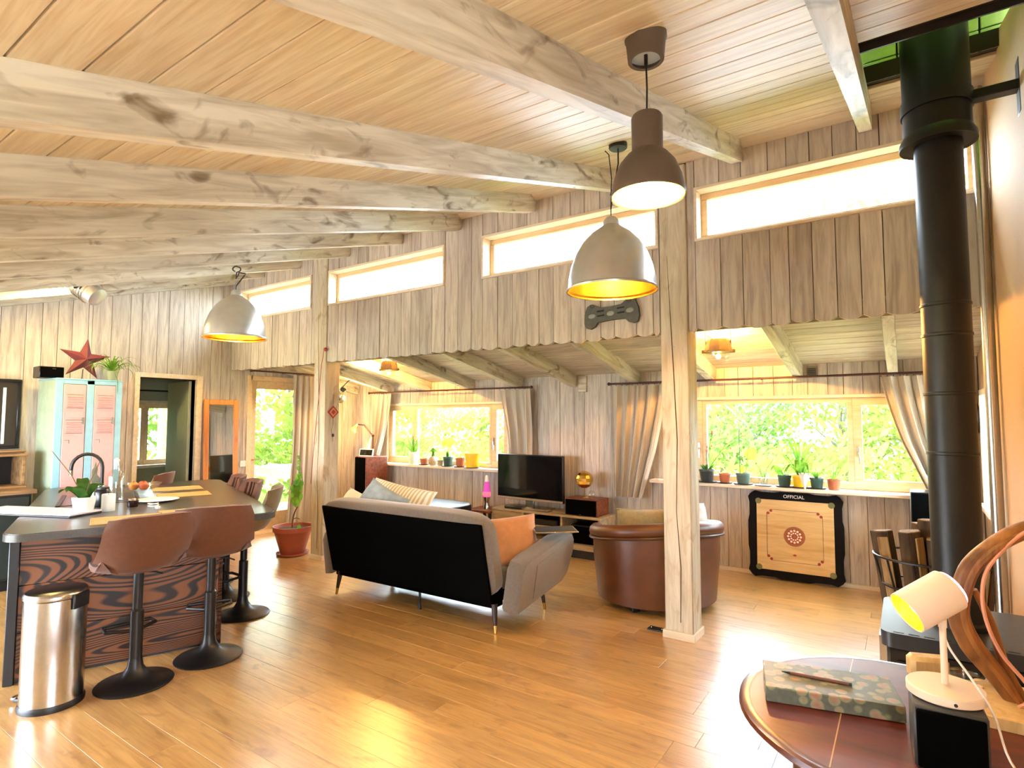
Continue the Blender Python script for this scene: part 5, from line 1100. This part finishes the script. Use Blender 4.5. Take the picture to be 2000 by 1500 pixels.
# floor plant by the left post
t = thing('floor_pot_plant', 'leggy climbing plant in a terracotta coloured floor pot', 'plant', (-5.86, 4.08, 0)); OPOT = plain('terracotta_plastic', '9c4a2e', .45)
obj('saucer', B().lathe([(.14, 0), (.175, .008), (.18, .03), (.172, .03), (.15, .012), (.001, .012)], 28), OPOT, t); obj('pot', B().lathe([(.13, .012), (.205, .27), (.218, .272), (.22, .325), (.208, .325), (.2, .29), (.001, .285)], 32), OPOT, t); obj('soil', B().lathe([(.2, .288), (.1, .3), (.001, .3)], 20), SOIL, t)
obj('stem', B().tube(curve([(-.02, 0, .29), (.0, 0, .42), (.04, 0, .5), (.1, .02, .62), (.13, .02, .8), (.14, .0, 1.0)]), ramp([.012, .01, .009, .008, .006, .003]), 7), plain('woody_stem', '7d5a40', .8), t); obj('side_stem', B().tube([(.0, 0, .4), (.06, 0, .42), (.12, 0, .41)], .005, 6), MAT['woody_stem'], t)
for k, (x, z, s) in enumerate(((.06, .74, .15), (.14, .8, .14), (.11, .68, .13), (.09, .86, .12), (.16, .72, .12), (.13, 1.02, .07), (.1, 1.08, .06), (.15, .36, .08), (.06, .66, .12), (.1, .92, .1), (.17, .86, .11), (.05, .8, .12), (.12, .76, .14), (.15, .94, .09), (.12, 1.14, .05))): obj('leaf', B().leaf((x, -.02 * (k % 3), z), (.35, -1, .3 - .1 * (k % 3)), (-.4 + .3 * (k % 3), 0, -1), s, s * .75), LEAFM, t)
# ================================================================== STOVE CORNER AND ROUND TABLE
IRON = plain('graphite_iron', '33363a', .38, .2, .1, 40)
stv = thing('wood_stove', 'dark cast wood stove under the black flue', 'stove', (.16, 3.06, .012))
obj('body', B().box(-.25, .25, -.26, .26, .06, .63, .012), BLACKG, stv); obj('hob', B().prism(rrect(-.27, .27, -.28, .28, .05), 'z', .63, .688), IRON, stv); obj('base', B().box(-.23, .23, -.24, .24, 0, .06, .006), BLACK, stv)
obj('door', B().box(-.22, .22, -.275, -.26, .16, .58, .008), BLACK, stv)
for k in range(9): obj('air_slot', B().box(-.225 + k * .05, -.19 + k * .05, -.262, -.254, .684, .6895), BLACK, stv, False)
obj('side_plate', B().prism([(-.26, .1), (.26, .1), (.2, .62), (-.24, .66)], 'x', -.275, -.25), STEEL, stv)
fl = thing('flue_pipe', 'tall black flue pipe rising from the stove through the roof', 'flue', (.163, 3.05, .7))
PIPE = plain('black_flue_enamel', '080908', .45, 0, 0, 40)
obj('lower_pipe', B().lathe([(.1, .0), (.1, .02), (.088, .03), (.088, 2.05)], 36), PIPE, fl)
for z in (1.2, 1.33, .95, .7): obj('joint_ring', B().lathe([(.0885, z), (.0915, z + .003), (.0915, z + .012), (.0885, z + .015)], 36, cap=False), PIPE, fl)
obj('upper_pipe', B().lathe([(.088, 2.045), (.128, 2.045), (.126, 2.08), (.124, 2.08), (.124, 3.1)], 36), PIPE, fl); obj('drip_collar', B().lathe([(.125, 2.045), (.14, 2.04), (.14, 2.065), (.126, 2.095)], 36, cap=False), PIPE, fl)
obj('wall_bracket', B().box(.1, .29, -.03, .03, 2.2, 2.24, .004), BLACK, fl); obj('bracket_clamp', B().lathe([(.126, 2.19), (.131, 2.19), (.131, 2.25), (.126, 2.25)], 36, cap=False), BLACK, fl)
obj('bracket_rail', B().box(.27, .29, -.04, .04, 2.1, 2.33, .004), BLACK, fl)
tr = thing('hearth_slab', 'grey marbled slab under the stove', 'hearth', (.02, 2.95, 0)); SLATE = plain('grey_marble', '7f8d96', .25, 0, .4, 8); obj('slab', B().box(-.56, .42, -.75, .5, 0, .01, .004), SLATE, tr); obj('edge', B().box(-.57, .425, -.76, -.75, 0, .008), SLATE, tr)
# log basket
lb = thing('log_basket', 'black wire log basket behind the flue', 'basket', (.12, 4.5, 0)); 
RIM = lambda k, z: [(k * .27 * cos(a), k * .24 * sin(a), z) for a in [i * pi / 14 for i in range(28)]]
for k, z in ((1.18, .68), (1.02, .5), (.88, .34), (.72, .18), (.6, .02)): obj('hoop', B().tube(RIM(k, z), .008, 6, True), BLACK, lb)
for i in range(12): a = i * pi / 6 + .2; obj('rod', B().tube([(1.18 * .27 * cos(a), 1.18 * .24 * sin(a), .68), (.6 * .27 * cos(a), .6 * .24 * sin(a), .02)], .006, 6), BLACK, lb)
BRKW = wood('dark_log_bark', '5a4630', '2a1c12', 'z', 8, .9, 6, .3, bump=.6); SPLW = wood('split_log_face', 'a88a5c', '6e5433', 'z', 6, .8, 10, .2, bump=.3)
for k, (x, y, r, h, tx, ty) in enumerate(((-.17, -.05, .06, .8, -.12, .02), (-.06, -.1, .07, .82, -.05, .05), (.05, -.08, .075, .78, .02, .04), (-.1, .08, .06, .84, -.06, -.04), (.14, .02, .07, .86, .1, -.02), (.02, .1, .06, .8, .0, -.05), (.17, -.08, .06, .8, .12, .03), (-.02, 0, .065, .88, .02, 0))):
    lg = thing('firewood_log', ('pale split log at the left of the log basket', 'split log at the front left of the basket', 'dark bark log at the front of the basket', 'log at the back left of the basket', 'dark log at the right of the basket', 'log at the back of the basket', 'log at the front right of the basket', 'tallest log in the middle of the basket')[k], 'log', (.12 + x, 4.5 + y, .03), 0, 'logs in the wire basket'); lg.rotation_euler = (-ty, tx, k)
    n = 7; pr2 = [(r * (1 + .25 * sin(3 * a + k)) * cos(a), r * (1 + .2 * cos(2 * a + k)) * sin(a) * .75) for a in [2 * pi * i / n for i in range(n)]]
    obj('bark', B().prism(pr2, 'z', 0, h), BRKW, lg); obj('split_face', B().prism([(p[0] * .97, p[1] * .97) for p in pr2], 'z', h, h + .006), SPLW, lg)
    obj('heartwood', B().box(-r * .5, r * .5, -r * .86, -r * .7, .02, h - .03, .004), SPLW, lg)
t = thing('corner_speaker', 'black tower speaker in the right back corner', 'speaker', (.13, 5.93, 0)); obj('cabinet', B().box(-.11, .11, -.13, .13, 0, .95, .006), BLACKG, t); obj('grille', B().box(-.105, .105, -.142, -.13, .01, .94, .004), DARKF, t)

# round table
MAHO = wood('mahogany_veneer', '6a2418', '43140c', 'x', 5, .35, 8, .03, coat=.12); MAHR = plain('red_mahogany_edge', '501810', .28, 0, .15, 12, coat=.2)
TZ = .7; tc = (-.02, 2.02)
rt = thing('round_table', 'round dark mahogany table at the lower right', 'table', (tc[0], tc[1], 0))
obj('top', B().lathe([(.001, TZ - .012), (.43, TZ - .012), (.43, TZ), (.001, TZ)], 64), MAHO, rt); obj('rim', B().lathe([(.415, TZ - .028), (.435, TZ - .03), (.448, TZ - .018), (.446, TZ - .004), (.432, TZ + .001), (.415, TZ)], 64, cap=False), MAHR, rt)
for x in (-.16, .1): obj('inlay', B().box(x - .0015, x + .0015, -sqrt(.415 ** 2 - x * x), sqrt(.415 ** 2 - x * x), TZ, TZ + .0006), plain('pale_inlay', 'c59a6c', .3) if 'pale_inlay' not in MAT else MAT['pale_inlay'], rt, False)
obj('apron', B().lathe([(.31, TZ - .12), (.33, TZ - .12), (.33, TZ - .03), (.31, TZ - .03)], 48, cap=False), MAHR, rt)
for k in range(4): a = k * pi / 2 + .6; obj('leg', B().tube([(.3 * cos(a), .3 * sin(a), TZ - .05), (.31 * cos(a), .31 * sin(a), .35), (.33 * cos(a), .33 * sin(a), .011)], [.028, .022, .017], 10), MAHR, rt)
# patterned album and pen
def floral(name):
    m, nt, p = base_mat(name); tcn = nt.nodes.new('ShaderNodeTexCoord'); vo = nt.nodes.new('ShaderNodeTexVoronoi'); vo.inputs['Scale'].default_value = 26; nt.links.new(tcn.outputs['Object'], vo.inputs['Vector'])
    r1 = nt.nodes.new('ShaderNodeValToRGB'); e = r1.color_ramp.elements; e[0].position = .0; e[0].color = lin('c46a52'); e[1].position = 1; e[1].color = lin('3a4038')
    for q, c in ((.3, 'b98a6a'), (.42, '8d9a6a'), (.5, '3f463c')): x = e.new(q); x.color = lin(c)
    r2 = nt.nodes.new('ShaderNodeMix'); r2.data_type = 'RGBA'; nz = nt.nodes.new('ShaderNodeTexNoise'); nz.inputs['Scale'].default_value = 60; nt.links.new(tcn.outputs['Object'], nz.inputs['Vector']); nt.links.new(nz.outputs['Fac'], r2.inputs[0])
    nt.links.new(vo.outputs['Distance'], r1.inputs['Fac']); nt.links.new(r1.outputs['Color'], r2.inputs['A']); r2.inputs['B'].default_value = lin('6b6a58'); nt.links.new(r2.outputs['Result'], p.inputs['Base Color']); p.inputs['Roughness'].default_value = .45; return m
FLO = floral('floral_print')
al = thing('photo_album', 'thick album with a dark floral cover on the round table', 'album', (-.222, 2.042, TZ + .001), radians(13))
obj('front_cover', B().box(-.18, .18, -.1, .1, .04, .045, .002), FLO, al); obj('back_cover', B().box(-.18, .18, -.1, .1, 0, .005, .002), FLO, al); obj('pages', B().box(-.176, .174, -.094, .094, .005, .04), plain('dark_pages', '3d352b', .8), al); obj('spine', B().box(-.18, .18, -.104, -.094, 0, .045, .003), FLO, al)
t = thing('pen', 'slim brown pen lying on the album', 'pen', (-.245, 2.035, TZ + .0508), radians(6)); obj('barrel', B().tube([(-.08, 0, 0), (.08, 0, 0)], .0048, 10), plain('rosewood_pen', '6a3f30', .35), t); obj('nib', B().tube([(-.105, 0, 0), (-.1, 0, 0), (-.08, 0, 0)], [.0008, .002, .0046], 10), BLACK, t); obj('end_cap', B().tube([(.08, 0, 0), (.088, 0, 0)], .0044, 10), BLACK, t)
t = thing('cube_speaker', 'black cube loudspeaker on the round table', 'speaker', (.062, 1.83, TZ + .001), radians(4)); obj('cabinet', B().box(-.074, .074, -.068, .07, 0, .148, .005), plain('charcoal_shell', '34363a', .45), t); obj('grille', B().box(-.068, .068, -.076, -.068, .004, .142, .004), DARKF, t)
BIRCH = plain('pale_birch_lacquer', 'ecd9c2', .4, 0, .04, 20)
lp = thing('table_lamp', 'cream wooden table lamp with tilted cylinder head on the black speaker', 'lamp', (.063, 1.86, TZ + .15))
obj('base', B().lathe([(.08, 0), (.084, .003), (.084, .021), (.081, .024), (.001, .024)], 48), BIRCH, lp); obj('switch_hole', B().lathe([(.004, 0), (.004, .002)], 10).xf(M0((.016, -.083, .011)) @ Matrix.Rotation(radians(90), 4, 'X')), BLACK, lp); obj('pole', B().lathe([(.008, .024), (.0075, .17)], 16, (0, .012, 0)), BIRCH, lp); obj('pole_collar', B().lathe([(.0095, .165), (.0095, .19)], 16, (0, .012, 0)), BIRCH, lp)
HR = Matrix.Rotation(radians(34.4), 4, 'Z') @ Matrix.Rotation(radians(-118), 4, 'Y')
HM = M0((-.027, -.008, .232)) @ HR
hd = obj('head', B().lathe([(.0, -.062), (.05, -.062), (.052, -.06), (.052, .066), (.049, .066), (.049, -.052), (.0, -.052)], 40, cap=False).xf(HM), BIRCH, lp)
obj('lining', B().lathe([(.0485, .064), (.0485, -.05), (.0, -.05)], 32, cap=False).xf(HM), plain('gold_foil_lining', 'f0c040', .35, .3, .4, 30, bump=.5), hd)
obj('bulb', B().lathe([(.0, .045), (.024, .04), (.034, .015), (.024, -.02), (.012, -.05)], 18, cap=False).xf(HM), glow('table_bulb', 'ffd060', 5), hd)
obj('rear_ring', B().lathe([(.0, -.063), (.046, -.063), (.044, -.07), (.0, -.071)], 32, cap=False).xf(HM), glow('pink_glow_ring', 'ff9ccc', 1.6), hd)
obj('joint', B().tube([(.0, .012, .19), (-.008, .006, .205)], .006, 8), CHROME, lp)
q = HM @ Vector((0, 0, .03)); lamp('table_lamp_light', 'POINT', q, .5, (1, .75, .3), lp, shadow_soft_size=.02)
obj('cord', B().tube(curve([(-.008, .012, .2), (-.004, .0, .19), (.01, .012, .12), (.05, -.01, .06), (.088, -.05, .0), (.11, -.1, -.08), (.16, -.16, -.13)]), .0028, 6), WHITE, lp)
t = thing('wood_block', 'pale wooden block standing at the back of the round table', 'block', (.035, 2.36, TZ + .001), radians(20)); PINE = wood('pale_pine', 'e2c48e', 'c8a264', 'z', 8, .5, 8, .03); obj('block', B().box(-.055, .055, -.03, .03, 0, .075, .012), PINE, t); obj('felt_foot', B().box(-.05, .05, -.026, .026, -.0008, .0), BLACK, t)
t = thing('ashtray_dish', 'small glass and metal dish behind the lamp pole', 'dish', (.13, 2.33, TZ + .001)); obj('dish', B().lathe([(.03, 0), (.05, .01), (.055, .045), (.05, .045), (.04, .012), (.001, .01)], 22), CLEAR, t); obj('metal_rim', B().lathe([(.05, .042), (.057, .046), (.05, .05)], 22, cap=False), CHROME, t)
t = thing('cord_coil', 'loose coil of pale cord behind the lamp', 'cord', (.13, 2.26, TZ + .004)); obj('coil', B().tube([((.035 + .004 * sin(5 * a)) * cos(a), (.03) * sin(a), .001 * k) for k, a in enumerate([i * .5 for i in range(40)])], .0035, 6), plain('pale_cord', 'd8bfa0', .6), t); obj('plug', B().box(.035, .065, -.012, .012, 0, .018, .004), WHITE, t)
# driftwood lamp
DRW = wood('twisted_vine_wood', 'a8703a', '5e3517', 'z', 7, .45, 5, .03, bump=.8)
dw = thing('driftwood_lamp', 'curved brown driftwood lamp standing at the right of the table', 'lamp', (.24, 2.25, TZ + .001))
obj('foot_board', B().prism(rrect(-.09, .1, -.16, .12, .02), 'z', 0, .03), PINE, dw)
path = [(.0, .0, .02), (-.045, -.015, .1), (-.1, -.03, .18), (-.125, -.04, .26), (-.115, -.045, .34), (-.09, -.04, .41), (-.04, -.03, .47), (.02, -.01, .515), (.09, .02, .545)]
obj('vine', B().tube(curve(path), ramp([.02, .028, .031, .028, .026, .026, .024, .025, .022]), 14), DRW, dw)
obj('ridge', B().tube(curve([(p[0] + .012, p[1] - .02, p[2]) for p in path]), ramp([.006, .013, .014, .013, .012, .012, .012, .01, .01]), 8), DRW, dw)
obj('second_vine', B().tube(curve([(.02, .02, .02), (-.02, .01, .12), (-.05, .0, .25), (-.085, -.03, .34)]), ramp([.016, .014, .012, .008]), 10), DRW, dw)
PNK = plain('salmon_cord', 'e0a184', .5)
obj('cord', B().tube(curve([(.0, -.05, .03), (.03, -.05, .06), (.02, -.05, .1), (-.03, -.055, .17), (-.06, -.065, .25), (-.07, -.07, .33), (-.055, -.065, .41), (.0, -.05, .49), (.05, -.03, .53), (.04, -.05, .49), (.07, -.04, .47)]), .0052, 8), PNK, dw)
obj('bulb_socket', B().lathe([(.02, 0), (.022, .04), (.018, .05)], 16, (.085, -.0, .48)), CBR, dw)
t = thing('jar_lantern', 'clear jar lantern hanging on the tan wall at the right edge', 'lantern', (.41, 3.05, .62)); obj('glass', B().lathe([(.001, 0), (.035, .003), (.038, .02), (.038, .07), (.028, .085)], 18, cap=False), CLEAR, t); obj('lid', B().lathe([(.03, .085), (.03, .1), (.001, .101)], 18), STEEL, t); obj('wire', B().tube([(0, 0, .1), (.0, 0, .16), (.043, 0, .17)], .002, 5), STEEL, t)
